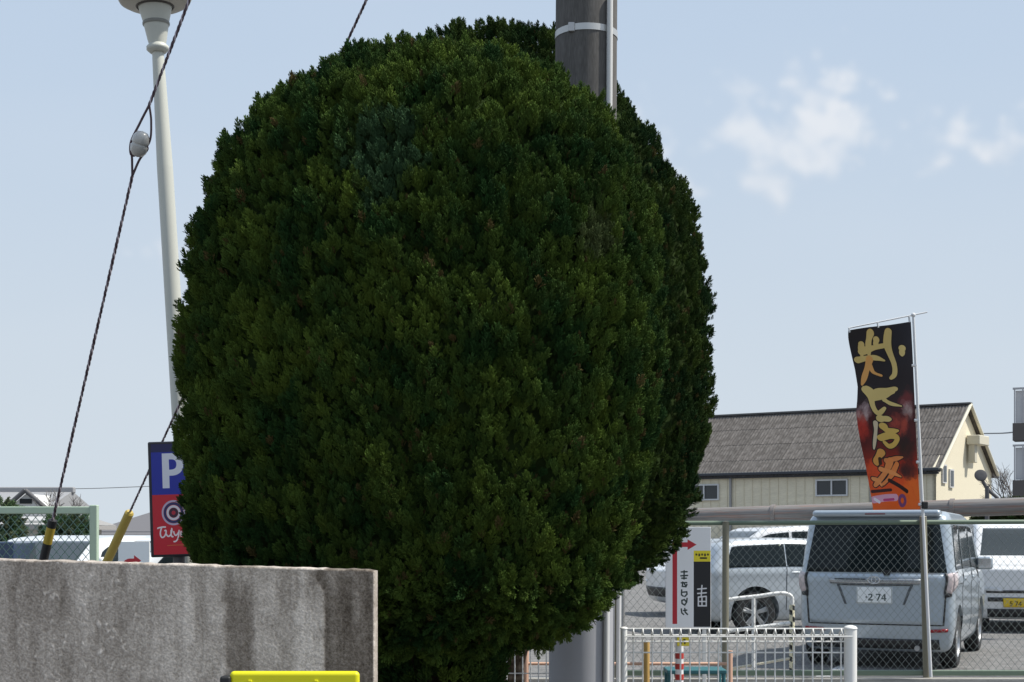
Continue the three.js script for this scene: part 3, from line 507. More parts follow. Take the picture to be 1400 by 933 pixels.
// ---- simpler cars
function plainCar(o) {
  const S = o.S, K = carMaker(S), car = thing(o.name, o.label, o.category ?? 'car', o.pos, o.turn, o.group);
  carBody(car, S, K, o.paint);
  const gb = S.belt + 0.03, gt = o.glassTop;
  for (const sd of ['right', 'left']) {
    for (const c4 of o.side) part('side_window', K.patch(sd, c4, 0.006, 10, 8), glassMat, car);
    for (const u of o.gaps) part('door_gap', K.patch(sd, [[u, 0.36], [u + 0.01, 0.36], [u + 0.01, gb], [u, gb]], 0.003, 1, 10), trimMat, car);
    const s = sd === 'right' ? 1 : -1;
    for (const u of o.gaps.slice(0, 2)) part('door_handle', rbox(0.16, 0.028, 0.03, 0.01, u + 0.16, S.belt - 0.06, s * (S.W / 2 + 0.003)), o.paint, car);
    const mi = part('side_mirror', rbox(0.12, 0.13, 0.17, 0.04, o.mirror, S.belt + 0.1, s * (S.W / 2 + 0.06)), o.mirrorMat ?? o.paint, car);
    part('mirror_glass', rbox(0.01, 0.09, 0.12, 0.004, o.mirror - 0.062, S.belt + 0.1, s * (S.W / 2 + 0.065)), chrome, mi);
    const W2 = S.W / 2 - 0.04, q = (a) => s > 0 ? a : [[-a[1][0], a[1][1]], [-a[0][0], a[0][1]], [-a[3][0], a[3][1]], [-a[2][0], a[2][1]]];
    part('headlamp', K.patch('front', q([[W2 - 0.32, o.lampY], [W2, o.lampY + 0.02], [W2, o.lampY + 0.14], [W2 - 0.26, o.lampY + 0.13]]), 0.012, 6, 4), PM(0.6, 0.62, 0.64, 0.08, { clearcoat: 1 }), car);
    part('tail_lamp', K.patch('rear', q([[W2 - 0.16, 0.78], [W2, 0.78], [W2, 0.95], [W2 - 0.14, 0.95]]), 0.012, 6, 4), M(0.3, 0.02, 0.02, 0.2), car);
  }
  part('windscreen', K.patch('top', o.screen, 0.006, 12, 14), screenMat, car);
  part('rear_window', K.patch('rear', [[-S.W * 0.4, gb], [S.W * 0.4, gb], [S.W * 0.38, gt], [-S.W * 0.38, gt]], 0.006, 10, 6), glassMat, car);
  for (const [v0, v1, w] of o.grille) part('grille', K.patch('front', [[-w, v0], [w, v0], [w, v1], [-w, v1]], 0.012, 10, 3), trimMat, car);
  if (o.plate) {
    const pz = o.plateZ ?? 0, g = K.patch('front', [[pz - 0.165, o.plateY], [pz + 0.165, o.plateY], [pz + 0.165, o.plateY + 0.165], [pz - 0.165, o.plateY + 0.165]], 0.028, 6, 4, 0.012), P = g.attributes.position, uv = [];
    for (let i = 0; i < P.count; i++) uv.push(clamp((0.165 + pz - P.getZ(i)) / 0.33, 0, 1), clamp((P.getY(i) - o.plateY) / 0.165, 0, 1)); g.setAttribute('uv', new THREE.Float32BufferAttribute(uv, 2));
    part('number_plate', g, new THREE.MeshStandardMaterial({ map: o.plate, roughness: 0.45 }), car);
  }
  return car;
}
const turnOf = (hx, hz) => Math.atan2(-hz, hx);          // heading (x, z) -> rotation about y
{
  // low silver hatchback seen from its rear right corner
  const S = { L: 3.95, W: 1.72, H: 1.42, y0: 0.2, r: 0.12, belt: 0.97, tumble: 0.15, base: 0.5, rearLean: 0.2, bow: 0.10, xr: -1.18, xf: 1.22, rs: 1.03, top: [[-1.97, 1.34], [-1.6, 1.40], [-0.6, 1.42], [0.15, 1.38], [0.95, 0.98], [1.75, 0.82], [1.97, 0.72]] };
  const hx = Math.cos(0.26), hz = -Math.sin(0.26), wheel = at(1030, 852, 21.3).setY(0);
  const pos = wheel.clone().addScaledVector(V(hx, 0, hz), 1.18).addScaledVector(V(-hz, 0, hx), -0.76);
  plainCar({ name: 'hatchback', label: 'low silver hatchback with alloy wheels parked behind the white arrow board', S, pos, turn: turnOf(hx, hz), paint: paintOf(0.50, 0.54, 0.57, 0.3),
    side: [[[-1.78, 1.0], [-0.70, 1.0], [-0.70, 1.33], [-1.66, 1.31]], [[-0.68, 1.0], [0.12, 1.0], [0.1, 1.34], [-0.68, 1.33]], [[0.16, 1.0], [0.86, 1.02], [0.36, 1.31], [0.14, 1.34]]], gaps: [-0.70, 0.13, 0.9], mirror: 0.66, lampY: 0.85, glassTop: 1.3,
    screen: [[0.26, -0.66], [0.9, -0.73], [0.9, 0.73], [0.26, 0.66]], grille: [[0.32, 0.5, 0.6]] });
  // white wagon farther back, only its roof over the hatchback
  const S2 = { L: 4.4, W: 1.72, H: 1.62, y0: 0.22, r: 0.12, belt: 1.02, tumble: 0.12, base: 0.5, rearLean: 0.15, bow: 0.06, xr: -1.35, xf: 1.3, top: [[-2.2, 1.52], [-1.9, 1.6], [-0.4, 1.62], [0.4, 1.57], [1.2, 1.05], [1.95, 0.92], [2.2, 0.82]] };
  const p2 = at(1050, 800, 27).setY(0);
  plainCar({ name: 'station_wagon', label: 'white station wagon whose roof shows above the silver hatchback', S: S2, pos: p2, turn: turnOf(-0.97, 0.24), paint: paintOf(0.68, 0.69, 0.7, 0.05),
    side: [[[-2.0, 1.06], [-1.12, 1.06], [-1.12, 1.51], [-1.85, 1.49]], [[-1.06, 1.06], [-0.12, 1.06], [-0.12, 1.52], [-1.06, 1.51]], [[-0.06, 1.06], [0.95, 1.08], [0.5, 1.5], [-0.06, 1.52]]], gaps: [-1.09, -0.09, 1.0], mirror: 0.75, lampY: 0.78, glassTop: 1.48,
    screen: [[0.48, -0.7], [1.14, -0.74], [1.14, 0.74], [0.48, 0.7]], grille: [[0.34, 0.55, 0.6]] });
  // white boxy small van facing the camera
  const S3 = { L: 3.4, W: 1.475, H: 1.67, y0: 0.2, r: 0.10, belt: 0.99, tumble: 0.10, base: 0.5, rearLean: 0.06, bow: 0.035, xr: -1.15, xf: 1.2, rs: 0.92, top: [[-1.7, 1.64], [-1.4, 1.67], [0.3, 1.67], [0.6, 1.62], [1.0, 1.14], [1.1, 1.06], [1.6, 1.0], [1.7, 0.96]] };
  const p3 = at(1409, 868, 21.6).setY(0), h3 = V(-0.2, 0, 0.98).normalize();
  plainCar({ name: 'small_van', label: 'small boxy white van facing forward with a yellow number plate', S: S3, pos: p3.clone().addScaledVector(h3, -1.7), turn: turnOf(h3.x, h3.z), paint: paintOf(0.72, 0.73, 0.74, 0.02),
    side: [[[-1.5, 1.05], [-0.75, 1.05], [-0.75, 1.53], [-1.44, 1.53]], [[-0.7, 1.05], [0.05, 1.05], [0.05, 1.54], [-0.7, 1.54]], [[0.1, 1.05], [0.82, 1.06], [0.58, 1.53], [0.1, 1.54]]], gaps: [-0.72, 0.08, 0.84], mirror: 0.75, mirrorMat: trimMat, lampY: 0.80, glassTop: 1.5,
    screen: [[0.63, -0.6], [1.02, -0.65], [1.02, 0.65], [0.63, 0.6]], grille: [[0.74, 0.84, 0.62], [0.47, 0.58, 0.6], [0.22, 0.36, 0.62]], plate: plateTex('#d9b92e', '#3b3410', '', '5 74'), plateY: 0.385, plateZ: 0.22 });
  // two white cars behind the concrete wall
  const mk = (px, d, hx, hz, label) => plainCar({ name: 'compact_car', label, S: { ...S2, L: 4.0, H: 1.46, xr: -1.2, xf: 1.2, top: [[-2.0, 1.32], [-1.6, 1.43], [-0.4, 1.46], [0.3, 1.42], [1.05, 1.0], [1.8, 0.86], [2.0, 0.76]] }, pos: at(px, 800, d).setY(0), turn: turnOf(hx, hz), paint: paintOf(0.68, 0.7, 0.71, 0.05),
    side: [[[-1.6, 1.06], [-0.9, 1.06], [-0.9, 1.36], [-1.4, 1.35]], [[-0.85, 1.06], [-0.05, 1.06], [-0.05, 1.37], [-0.85, 1.36]], [[0.0, 1.06], [0.8, 1.08], [0.42, 1.34], [0.0, 1.37]]], gaps: [-0.87, -0.02, 0.85], mirror: 0.66, lampY: 0.74, glassTop: 1.36,
    screen: [[0.36, -0.68], [1.0, -0.72], [1.0, 0.72], [0.36, 0.68]], grille: [[0.3, 0.5, 0.55]] });
  mk(176, 20, 0.15, 0.99, 'white compact car facing forward behind the small red-arrow board');
  mk(92, 19.5, -0.3, 0.95, 'white compact car behind the pale green fence');
  mk(262, 17.2, -0.93, 0.36, 'white compact car under the parking sign, beside the leaning lamp pole');
}
{ // dark blue box truck body behind the green fence
  const p = at(-30, 800, 18.6).setY(0), t = thing('box_truck', 'dark blue small flatbed truck behind the pale green fence', 'truck', p, 0.12);
  const blue = paintOf(0.012, 0.03, 0.07, 0.1);
  part('cargo_bed', rbox(2.0, 0.36, 1.5, 0.02, -0.4, 1.2, 0), blue, t); part('cab', rbox(0.95, 1.2, 1.45, 0.1, -1.9, 0.95, 0, 3), paintOf(0.6, 0.62, 0.63, 0.05), t);
  part('side_window', rbox(0.5, 0.36, 0.02, 0.008, -1.9, 1.25, 0.722), glassMat, t); part('chassis', rbox(2.9, 0.16, 0.7, 0.03, -0.8, 0.55, 0), trimMat, t);
  part('bed_supports', merge([box(0.06, 0.45, 1.3, -1.0, 0.8, 0), box(0.06, 0.45, 1.3, 0.2, 0.8, 0)]), trimMat, t);
  for (const x of [-1.9, 0.1]) for (const z of [-0.6, 0.6]) { const w = new THREE.Group(); w.name = 'wheel'; w.position.set(x, 0.3, z); w.scale.setScalar(0.96); if (z < 0) w.rotation.y = Math.PI; t.add(w); part('tyre', tyreG, darkRubber, w); part('rim', rimG, steel, w); }
}

// ---------------------------------------------------------------- chain-link fence on the footing
function chainLink(w, h, pitch, r) {           // two families of crossing diagonal wires, in the plane z = 0 from (0, 0) to (w, h)
  const g = [], sl = 1.18;
  for (let s = -1; s <= 1; s += 2) for (let c = -h / sl; c < w + h / sl; c += pitch) {
    let x0 = s > 0 ? c : c, pts = [];
    // x = c + s * y / sl, clipped to 0..w
    let ya = 0, yb = h; const X = (y) => c + s * y / sl;
    if (s > 0) { ya = Math.max(0, -c * sl); yb = Math.min(h, (w - c) * sl); } else { ya = Math.max(0, (c - w) * sl); yb = Math.min(h, c * sl); }
    if (yb - ya < 0.01) continue;
    const b = new THREE.CylinderGeometry(r, r, Math.hypot(yb - ya, (yb - ya) / sl), 3, 1, true); b.rotateZ(-s * Math.atan(1 / sl)); b.translate((X(ya) + X(yb)) / 2, (ya + yb) / 2, s * r * 0.8); g.push(b);
  }
  return merge(g);
}
{
  const d = 12, left = at(835, 715, d), top = EYE + 12 / FOCAL * d, bot = 0.31 + 0.035, W = 5.5;
  const f = thing('chain_link_fence', 'chain-link fence with tan steel posts on a concrete footing, in front of the minivan', 'fence', V(left.x, 0, left.z));
  const tan = M(0.20, 0.19, 0.14, 0.6), green = M(0.13, 0.18, 0.13, 0.55);
  const galv = M(0.24, 0.27, 0.25, 0.5, { metalness: 0.4 });
  const mesh = part('chain_link', chainLink(W, top - bot - 0.02, 0.062, 0.0016).translate(0, bot, 0.005), galv, f); mesh.userData.kind = 'stuff';
  part('top_rail', bar(V(0, top, 0), V(W, top + 0.02, 0), 0.019, 0.019, 14), green, f);
  part('bottom_rail', rbox(W, 0.045, 0.045, 0.008, W / 2, bot, 0), green, f);
  for (const [px, w, lx, tp] of [[842, 0.055, 0, top + 0.02], [991, 0.055, 0.004, top + 0.01], [1266, 0.058, -0.03, top + 0.05], [1540, 0.055, 0, top + 0.02]]) {
    const x = (px - 700) / FOCAL * d - left.x;
    const p = part('post', bar(V(x, 0.30, 0.03), V(x + lx, tp, 0.03), w / 2, w / 2, 14), tan, f); part('post_cap', new THREE.SphereGeometry(w / 2 + 0.002, 14, 6, 0, 6.283, 0, 1.571).scale(1, 0.4, 1).translate(x + lx, tp, 0.03), tan, p);
  }
}
// ---------------------------------------------------------------- white welded mesh fence
{
  const white = M(0.72, 0.72, 0.70, 0.45);
  function meshFence(label, x0, x1, z, top, posts) {
    const f = thing('mesh_fence', label, 'fence', V(x0, 0, z), 0, 'white welded mesh fence panels'), W = x1 - x0;
    const wire = poly([V(0, 0.08, 0), V(0, top - 0.06, 0), V(0, top - 0.035, 0.045), V(0, top, 0.0), V(0, top - 0.035, -0.045), V(0, top - 0.062, -0.004)], 0.0042, 6);
    const n = Math.round(W / 0.048);
    for (let i = 1; i < n; i++) { const m = part('wire', wire, white, f); m.position.x = i * W / n; }
    for (const y of [0.1, 0.28, top - 0.36, top - 0.12]) part('cross_wire', bar(V(0, y, -0.007), V(W, y, -0.007), 0.004, 0.004, 6), white, f);
    for (const [y, zz] of [[top, 0], [top - 0.036, 0.048], [top - 0.036, -0.048], [top - 0.064, 0.006]]) part('cross_wire', bar(V(0, y, zz), V(W, y, zz), 0.004, 0.004, 6), white, f);
    for (const [x, r] of posts) { const p = part('post', bar(V(x, 0, 0), V(x, top + 0.0, 0), r, r, 20), white, f); part('post_cap', new THREE.SphereGeometry(r + 0.003, 20, 8, 0, 6.283, 0, 1.571).scale(1, 0.5, 1).translate(x, top, 0), white, p); }
  }
  const d = 7.3, top = EYE - 132 / FOCAL * d;
  meshFence('white welded mesh fence with rolled top ending in a round-capped post', at(853, 0, d).x, at(1163, 0, d).x, -d, top, [[0, 0.017], [at(1163, 0, d).x - at(853, 0, d).x, 0.032]]);
  meshFence('white welded mesh fence under the junipers behind the utility pole', -1.9, at(790, 0, 8.9).x, -8.9, 1.0, [[0, 0.03], [at(790, 0, 8.9).x + 1.9, 0.03]]);
}
// ---------------------------------------------------------------- white pipe barrier with striped post
{
  const d = 13, c = at(985, 820, d), e = at(1083, 812, d), b = thing('pipe_barrier', 'white pipe barrier with a black-and-cream striped end post behind the wire fence', 'barrier', V(c.x, 0, c.z));
  const W = e.x - c.x, white = M(0.74, 0.74, 0.72, 0.4), yA = c.y, yB = e.y, y2 = EYE - (860 - 728) / FOCAL * d, y3 = EYE - (908 - 728) / FOCAL * d;
  part('top_pipe', tube([V(0.02, yA - 0.1, 0), V(0.03, yA - 0.02, 0), V(0.1, yA, 0), V(W * 0.5, (yA + yB) / 2, 0), V(W - 0.06, yB, 0), V(W - 0.005, yB - 0.03, 0), V(W, yB - 0.12, 0)], 0.019, 40, 10), white, b);
  part('cross_pipe', bar(V(0, y2 - 0.03, 0), V(W, y2 + 0.05, 0), 0.019, 0.019, 10), white, b);
  part('cross_pipe', bar(V(0, y3 - 0.06, 0), V(W, y3 + 0.05, 0), 0.012, 0.012, 10), M(0.6, 0.55, 0.42, 0.5), b);
  part('upright', bar(V(0.02, 0, 0), V(0.02, yA - 0.08, 0), 0.019, 0.019, 10), white, b); part('upright', bar(V(W * 0.46, 0, 0.01), V(W * 0.46, yA + 0.01, 0.01), 0.017, 0.017, 10), white, b);
  const tex = canvasTex(64, 512, (x, w, h) => { x.fillStyle = '#ded7b8'; x.fillRect(0, 0, w, h); x.fillStyle = '#17150f'; for (let i = -1; i < 9; i++) { x.beginPath(); x.moveTo(0, i * 62); x.lineTo(w, i * 62 + 30); x.lineTo(w, i * 62 + 56); x.lineTo(0, i * 62 + 26); x.fill(); } });
  part('striped_post', bar(V(W, 0, 0), V(W, yB - 0.1, 0), 0.024, 0.024, 14), new THREE.MeshStandardMaterial({ map: tex, roughness: 0.5 }), b, 'post with slanting black and cream stripes');
}
// ---------------------------------------------------------------- white arrow board with black poster
{
  const d = 11.6, m = d / FOCAL, c = at(941, 790, d), W = 62 * m, H = 138 * m;
  const s = thing('arrow_board', 'tall white board with a bent red arrow and a black notice, on the wire fence', 'sign', V(c.x, 0, c.z));
  const tex = canvasTex(496, 1104, (x, w, h) => {           // 8 canvas pixels to a photograph pixel, origin (910, 721)
    const X = (p) => (p - 910) * 8, Y = (p) => (p - 721) * 8;
    x.fillStyle = '#e3e6ea'; x.fillRect(0, 0, w, h);
    x.fillStyle = '#b3202f'; x.fillRect(X(919), Y(742), 52, Y(854) - Y(742)); x.fillRect(X(919), Y(741.5), X(942) - X(919), 52);
    x.beginPath(); x.moveTo(X(940), Y(737.5)); x.lineTo(X(952.5), Y(744.7)); x.lineTo(X(940), Y(752)); x.fill();
    x.strokeStyle = '#20302e'; x.lineCap = 'round'; x.lineWidth = 16;
    const st = (...p) => { x.beginPath(); for (let i = 0; i < p.length; i += 2) x[i ? 'lineTo' : 'moveTo'](X(920 + p[i] / 9.32), Y(770 + p[i + 1] / 9.32)); x.stroke(); };
    st(105, 115, 180, 112); st(142, 100, 140, 205); st(100, 165, 185, 160); st(112, 195, 170, 195);
    st(105, 255, 175, 252); st(125, 245, 118, 300, 165, 305, 178, 275); st(145, 270, 165, 290);
    st(110, 345, 108, 410, 130, 425); st(125, 375, 175, 370, 180, 400, 150, 430);
    st(180, 455, 175, 500, 150, 540, 115, 520, 112, 480, 145, 470, 170, 500); 
    st(105, 590, 112, 640, 135, 660); st(150, 585, 155, 630, 185, 660); st(135, 610, 175, 605);
    x.fillStyle = '#e2d22c'; x.fillRect(X(948.5), Y(753), w, Y(768) - Y(753)); x.fillStyle = '#3c3612'; for (let i = 0; i < 5; i++) x.fillRect(X(951) + i * 32, Y(757), 20, 22 + (i % 2) * 8); x.fillRect(X(957), Y(762), 80, 20);
    x.fillStyle = '#14161c'; x.fillRect(X(948.5), Y(768), w, Y(858) - Y(768));
    x.strokeStyle = '#d7d9de'; x.lineWidth = 15;
    const k = (...p) => { x.beginPath(); for (let i = 0; i < p.length; i += 2) x[i ? 'lineTo' : 'moveTo'](X(p[i]), Y(p[i + 1])); x.stroke(); };
    k(954, 806, 966, 805); k(960, 801, 959, 815); k(954, 812, 966, 811); k(955, 817, 965, 816); k(955, 817, 955, 829, 966, 829, 966, 816); k(955, 823, 966, 823); k(960, 817, 960, 829);
  });
  part('board', rbox(W, H, 0.012, 0.003, 0, c.y, 0), M(0.72, 0.73, 0.74, 0.5), s);
  part('printed_face', new THREE.PlaneGeometry(W - 0.006, H - 0.006).translate(0, c.y, 0.0085), new THREE.MeshStandardMaterial({ map: tex, roughness: 0.5 }), s);
  part('leg', rbox(0.03, c.y - H / 2, 0.03, 0.004, -W * 0.36, (c.y - H / 2) / 2, -0.01), whitePaint, s); part('leg', rbox(0.03, c.y - H / 2, 0.03, 0.004, W * 0.36, (c.y - H / 2) / 2, -0.01), whitePaint, s);
}
{ // red-banded marker post with yellow tag
  const d = 9.4, c = at(929, 870, d), p = thing('marker_post', 'white marker post with red bands and a small yellow tag behind the mesh fence', 'post', V(c.x, 0, c.z));
  const top = EYE - (868 - 728) / FOCAL * d; part('shaft', bar(V(0, 0, 0), V(0, top, 0), 0.026, 0.026, 18), M(0.72, 0.72, 0.72, 0.5), p);
  for (let k = 0; k < 6; k++) { const y = EYE - (897 + k * 14.5 - 728) / FOCAL * d; if (y < 0.1) break; part('red_band', bar(V(0, y - 0.018, 0), V(0, y + 0.018, 0), 0.028, 0.028, 18), M(0.42, 0.03, 0.02, 0.5), p); }
  const tag = canvasTex(128, 96, (x, w, h) => { x.fillStyle = '#d6c32c'; x.fillRect(0, 0, w, h); x.fillStyle = '#2a2810'; x.fillRect(34, 20, 18, 58); x.fillRect(72, 20, 18, 58); x.fillRect(26, 20, 20, 12); x.fillRect(64, 20, 20, 12); });
  part('tag', rbox(0.078, 0.058, 0.006, 0.002, 0.02, EYE - (877 - 728) / FOCAL * d, 0.034), M(0.6, 0.5, 0.04, 0.5), p);
  part('tag_print', new THREE.PlaneGeometry(0.074, 0.054).translate(0.02, EYE - (877 - 728) / FOCAL * d, 0.0385), new THREE.MeshStandardMaterial({ map: tag, roughness: 0.5 }), p);
}
{ // teal hose reel box / low bench and orange barricade seen through the mesh
  const d = 10.4, c = at(950, 917, d), b = thing('low_bench', 'low teal-framed bench behind the white mesh fence', 'bench', V(c.x, 0, c.z)), teal = M(0.02, 0.12, 0.14, 0.5), y = c.y;
  part('seat', rbox(0.42, 0.03, 0.26, 0.008, 0, y, 0), teal, b); for (const x of [-0.19, 0.19]) for (const z of [-0.11, 0.11]) part('leg', bar(V(x, 0, z), V(x, y - 0.01, z), 0.014), teal, b);
  const d2 = 10.9, e = at(884, 900, d2), o = thing('barricade', 'low orange pipe barricade with a worn yellow post behind the mesh fence', 'barricade', V(e.x, 0, e.z)), or = M(0.58, 0.36, 0.26, 0.6);
  part('post', bar(V(0, 0, 0), V(0, EYE - (878 - 728) / FOCAL * d2, 0), 0.024), M(0.48, 0.30, 0.09, 0.6), o); part('post', bar(V(0.62, 0, 0), V(0.62, EYE - (890 - 728) / FOCAL * d2, 0), 0.022), or, o);
  part('rail', bar(V(-0.9, EYE - (908 - 728) / FOCAL * d2, 0), V(0.62, EYE - (908 - 728) / FOCAL * d2, 0), 0.012), or, o); part('post', bar(V(-0.9, 0, 0), V(-0.9, 0.62, 0), 0.022), or, o);
}
// ---------------------------------------------------------------- banner
{
  const d = 11.9, m = d / FOCAL, b0 = at(1262, 700, d), b1 = at(1249, 431, d), dv = b1.clone().sub(b0).normalize(), foot = b0.clone().addScaledVector(dv, -(b0.y - 0.32) / dv.y);
  const b = thing('banner_flag', 'tall black and flame-orange banner with gold brush lettering on a white pole', 'banner', foot);
  const rel = (v) => v.clone().sub(foot), pw = M(0.66, 0.67, 0.68, 0.4);
  part('pole', bar(V(0, 0, 0), rel(b1), 0.014, 0.011, 12), pw, b); part('finial', new THREE.SphereGeometry(0.019, 12, 8).translate(...rel(b1).toArray()), pw, b);
  part('crossbar', bar(rel(at(1268, 427, d)), rel(at(1160, 449, d)), 0.006, 0.006, 8), pw, b);
  const Lf = [[440, 1159], [452, 1160], [475, 1168], [500, 1176], [525, 1181], [545, 1180], [562, 1178], [585, 1183], [605, 1188], [625, 1194], [640, 1198], [660, 1202], [680, 1206], [698, 1208]];
  const leftAt = (y) => { for (let i = 1; i < Lf.length; i++) if (y <= Lf[i][0]) return lerp(Lf[i - 1][1], Lf[i][1], (y - Lf[i - 1][0]) / (Lf[i][0] - Lf[i - 1][0])); return 1208; };
  const rightAt = (y) => 1245.5 + (y - 440) * 0.05;
  const nu = 26, nv = 60, pos = [], uv = [], idx = [];
  for (let j = 0; j <= nv; j++) for (let i = 0; i <= nu; i++) {
    const u = i / nu, v = j / nv, yR = lerp(440, 697, v), y = yR + (1 - u) * lerp(12, 0, sstep(0, 0.9, v)), l = leftAt(lerp(452, 697, v)), r = rightAt(yR), w = (r - l) * m;
    const slack = Math.sqrt(Math.max(0, 0.505 * 0.505 - w * w)), dep = -slack * Math.pow(1 - u, 1.25) * 0.8 + 0.035 * Math.sin(u * 7 + v * 6) * (1 - u * 0.8) + 0.016 * Math.sin(v * 19 + u * 5) * Math.sin(u * 3.1);
    const p = rel(at(lerp(l, r, u), y, d)); pos.push(p.x, p.y, p.z + dep); uv.push(u, 1 - v);
  }
  for (let j = 0; j < nv; j++) for (let i = 0; i < nu; i++) { const k = j * (nu + 1) + i; idx.push(k, k + nu + 1, k + 1, k + 1, k + nu + 1, k + nu + 2); }
  const g = new THREE.BufferGeometry(); g.setAttribute('position', new THREE.Float32BufferAttribute(pos, 3)); g.setAttribute('uv', new THREE.Float32BufferAttribute(uv, 2)); g.setIndex(idx); g.computeVertexNormals();
  const CW = 512, CH = 1536;
  const tex = canvasTex(CW, CH, (x, w, h) => {
    const gr = x.createLinearGradient(0, 0, 0, h); [[0, '#26242a'], [0.36, '#2c2426'], [0.5, '#4a1c1c'], [0.62, '#5a2020'], [0.74, '#9a2a18'], [0.85, '#e0521c'], [1, '#f0681e']].forEach(([a, c]) => gr.addColorStop(a, c)); x.fillStyle = gr; x.fillRect(0, 0, w, h);
    const r = rng(91);
    const blob = (u, v, rx, ry, col, n) => { for (let i = 0; i < n; i++) { const a = r() * 6.28, q = Math.sqrt(r()); x.fillStyle = col; x.globalAlpha = 0.16; x.beginPath(); x.ellipse((u + Math.cos(a) * q * rx) * w, (v + Math.sin(a) * q * ry) * h, 10 + r() * 34, 16 + r() * 60, -0.5 + r(), 0, 6.3); x.fill(); } x.globalAlpha = 1; };
    blob(0.85, 0.42, 0.12, 0.05, '#7a3430', 34); blob(0.86, 0.46, 0.08, 0.035, '#b8aca8', 16); blob(0.12, 0.46, 0.12, 0.05, '#d8c8c4', 26); blob(0.08, 0.54, 0.12, 0.06, '#c23a2a', 50); blob(0.7, 0.55, 0.16, 0.05, '#b84c3c', 40);
    blob(0.8, 0.66, 0.16, 0.07, '#2a1e22', 60); blob(0.35, 0.62, 0.2, 0.06, '#6a2018', 40); blob(0.2, 0.8, 0.22, 0.07, '#ec5a24', 70); blob(0.85, 0.92, 0.2, 0.08, '#f07024', 90); blob(0.8, 0.78, 0.16, 0.04, '#3a1c1c', 36); blob(0.4, 0.98, 0.4, 0.03, '#f0661e', 60);
    const q = (X, Y) => { const v = clamp((Y - 440 - 6) / 252, 0, 1); return [(X - leftAt(Y)) / (rightAt(Y) - leftAt(Y)) * w, v * h]; };
    x.lineCap = 'round'; x.lineJoin = 'round';
    const A = (z) => z.map(([a, c]) => [1150 + a / 6.667, 430 + c / 6.667]), B = (z) => z.map(([a, c]) => [1170 + a / 6.22, 560 + c / 6.22]);
    const st = (pts, wd, col) => { x.strokeStyle = col; x.lineWidth = wd; x.beginPath(); const P = pts.map(p => q(...p)); x.moveTo(...P[0]); for (let i = 1; i < P.length - 1; i++) x.quadraticCurveTo(P[i][0], P[i][1], (P[i][0] + P[i + 1][0]) / 2, (P[i][1] + P[i + 1][1]) / 2); x.lineTo(...P[P.length - 1]); x.stroke(); };
    const brush = (pts, wd, grow, col) => {        // a brush stroke that swells, dries and tapers
      const P = pts.map(p => q(...p)), n = 70, c = new THREE.SplineCurve(P.map(p => new THREE.Vector2(...p))); x.fillStyle = col;
      for (let i = 0; i <= n; i++) { const t = i / n, p = c.getPoint(t), rr = wd / 2 * (1.42 - 0.8 * t * t + 0.16 * Math.sin(t * 9 + wd)) + grow; x.beginPath(); x.ellipse(p.x, p.y, rr, rr * 0.8, 0.7, 0, 6.3); x.fill(); }
    };
    const gold = '#d9c07a', amber = '#e2a760', strokes = [
      [A([[265, 155], [262, 240], [285, 350]]), 46, gold], [A([[195, 235], [205, 290], [215, 340]]), 42, gold], [A([[335, 215], [335, 270]]), 40, gold], [A([[205, 300], [320, 280], [440, 275]]), 44, gold], [A([[180, 365], [290, 362], [360, 375], [420, 408]]), 40, gold],
      [A([[440, 160], [440, 260], [460, 340], [500, 470], [502, 550], [475, 580]]), 44, gold], [A([[290, 375], [265, 500], [238, 595]]), 46, amber], [A([[290, 400], [330, 490], [400, 540]]), 30, amber], [A([[562, 330], [560, 395]]), 40, gold],
      [A([[265, 640], [315, 715], [340, 820], [380, 890], [430, 850]]), 44, gold], [A([[280, 640], [340, 690], [350, 740]]), 44, gold], [A([[360, 690], [520, 685]]), 50, gold], [A([[350, 745], [440, 730], [500, 710]]), 42, gold], [A([[430, 770], [480, 815], [560, 850]]), 28, gold],
      [B([[245, 70], [315, 85]]), 46, gold], [B([[212, 100], [215, 180], [210, 330]]), 26, '#d8c8a8'], [B([[265, 140], [300, 185], [370, 190]]), 46, '#d8b45c'], [B([[250, 240], [310, 225], [365, 250], [350, 300], [310, 318], [275, 280]]), 44, '#d8b45c'],
      [B([[260, 365], [235, 430], [240, 470]]), 46, '#dfa050'], [B([[300, 440], [420, 415]]), 34, '#e08a50'], [B([[330, 440], [300, 540], [240, 650]]), 44, '#ea9050'], [B([[380, 470], [340, 570], [290, 640]]), 36, '#ea8a48'], [B([[270, 510], [340, 540], [410, 580]]), 34, '#f09a58'], [B([[225, 590], [260, 610], [280, 650]]), 30, '#f09a58']];
    for (const [p, wd] of strokes) brush(p, wd, 9, '#231a1a');
    for (const [p, wd, c] of strokes) brush(p, wd, 0, c);
    st(B([[330, 610], [390, 650], [455, 705]]), 34, '#2a1712'); st(B([[225, 700], [340, 690]]), 26, '#3c1a1c'); st(B([[255, 420], [262, 460]]), 30, '#3a2412');
    st(B([[240, 770], [300, 755], [375, 755]]), 60, '#e2a8c0'); st(B([[245, 765], [270, 790]]), 26, '#f0e4ec'); st(B([[300, 775], [360, 770]]), 22, '#c44a80');
    x.strokeStyle = '#7a4474'; x.lineWidth = 30; x.beginPath(); const e = q(1170 + 425 / 6.22, 560 + 782 / 6.22); x.ellipse(e[0], e[1], 34, 40, 0, 0, 6.3); x.stroke();
  });
  part('cloth', g, new THREE.MeshPhysicalMaterial({ map: tex, roughness: 0.8, side: THREE.DoubleSide }), b);
  for (const y of [500, 575, 632, 690]) part('tie', bar(rel(at(rightAt(y) - 2, y, d)), rel(at(1249 + (y - 431) * 0.048 + 1, y, d)), 0.012, 0.012, 8), pw, b);
  for (const px of [1161, 1200, 1243]) part('tie', bar(rel(at(px, 449 - (px - 1160) * 0.2, d)), rel(at(px + 1, 455 - (px - 1160) * 0.17, d)), 0.008, 0.008, 8), pw, b);
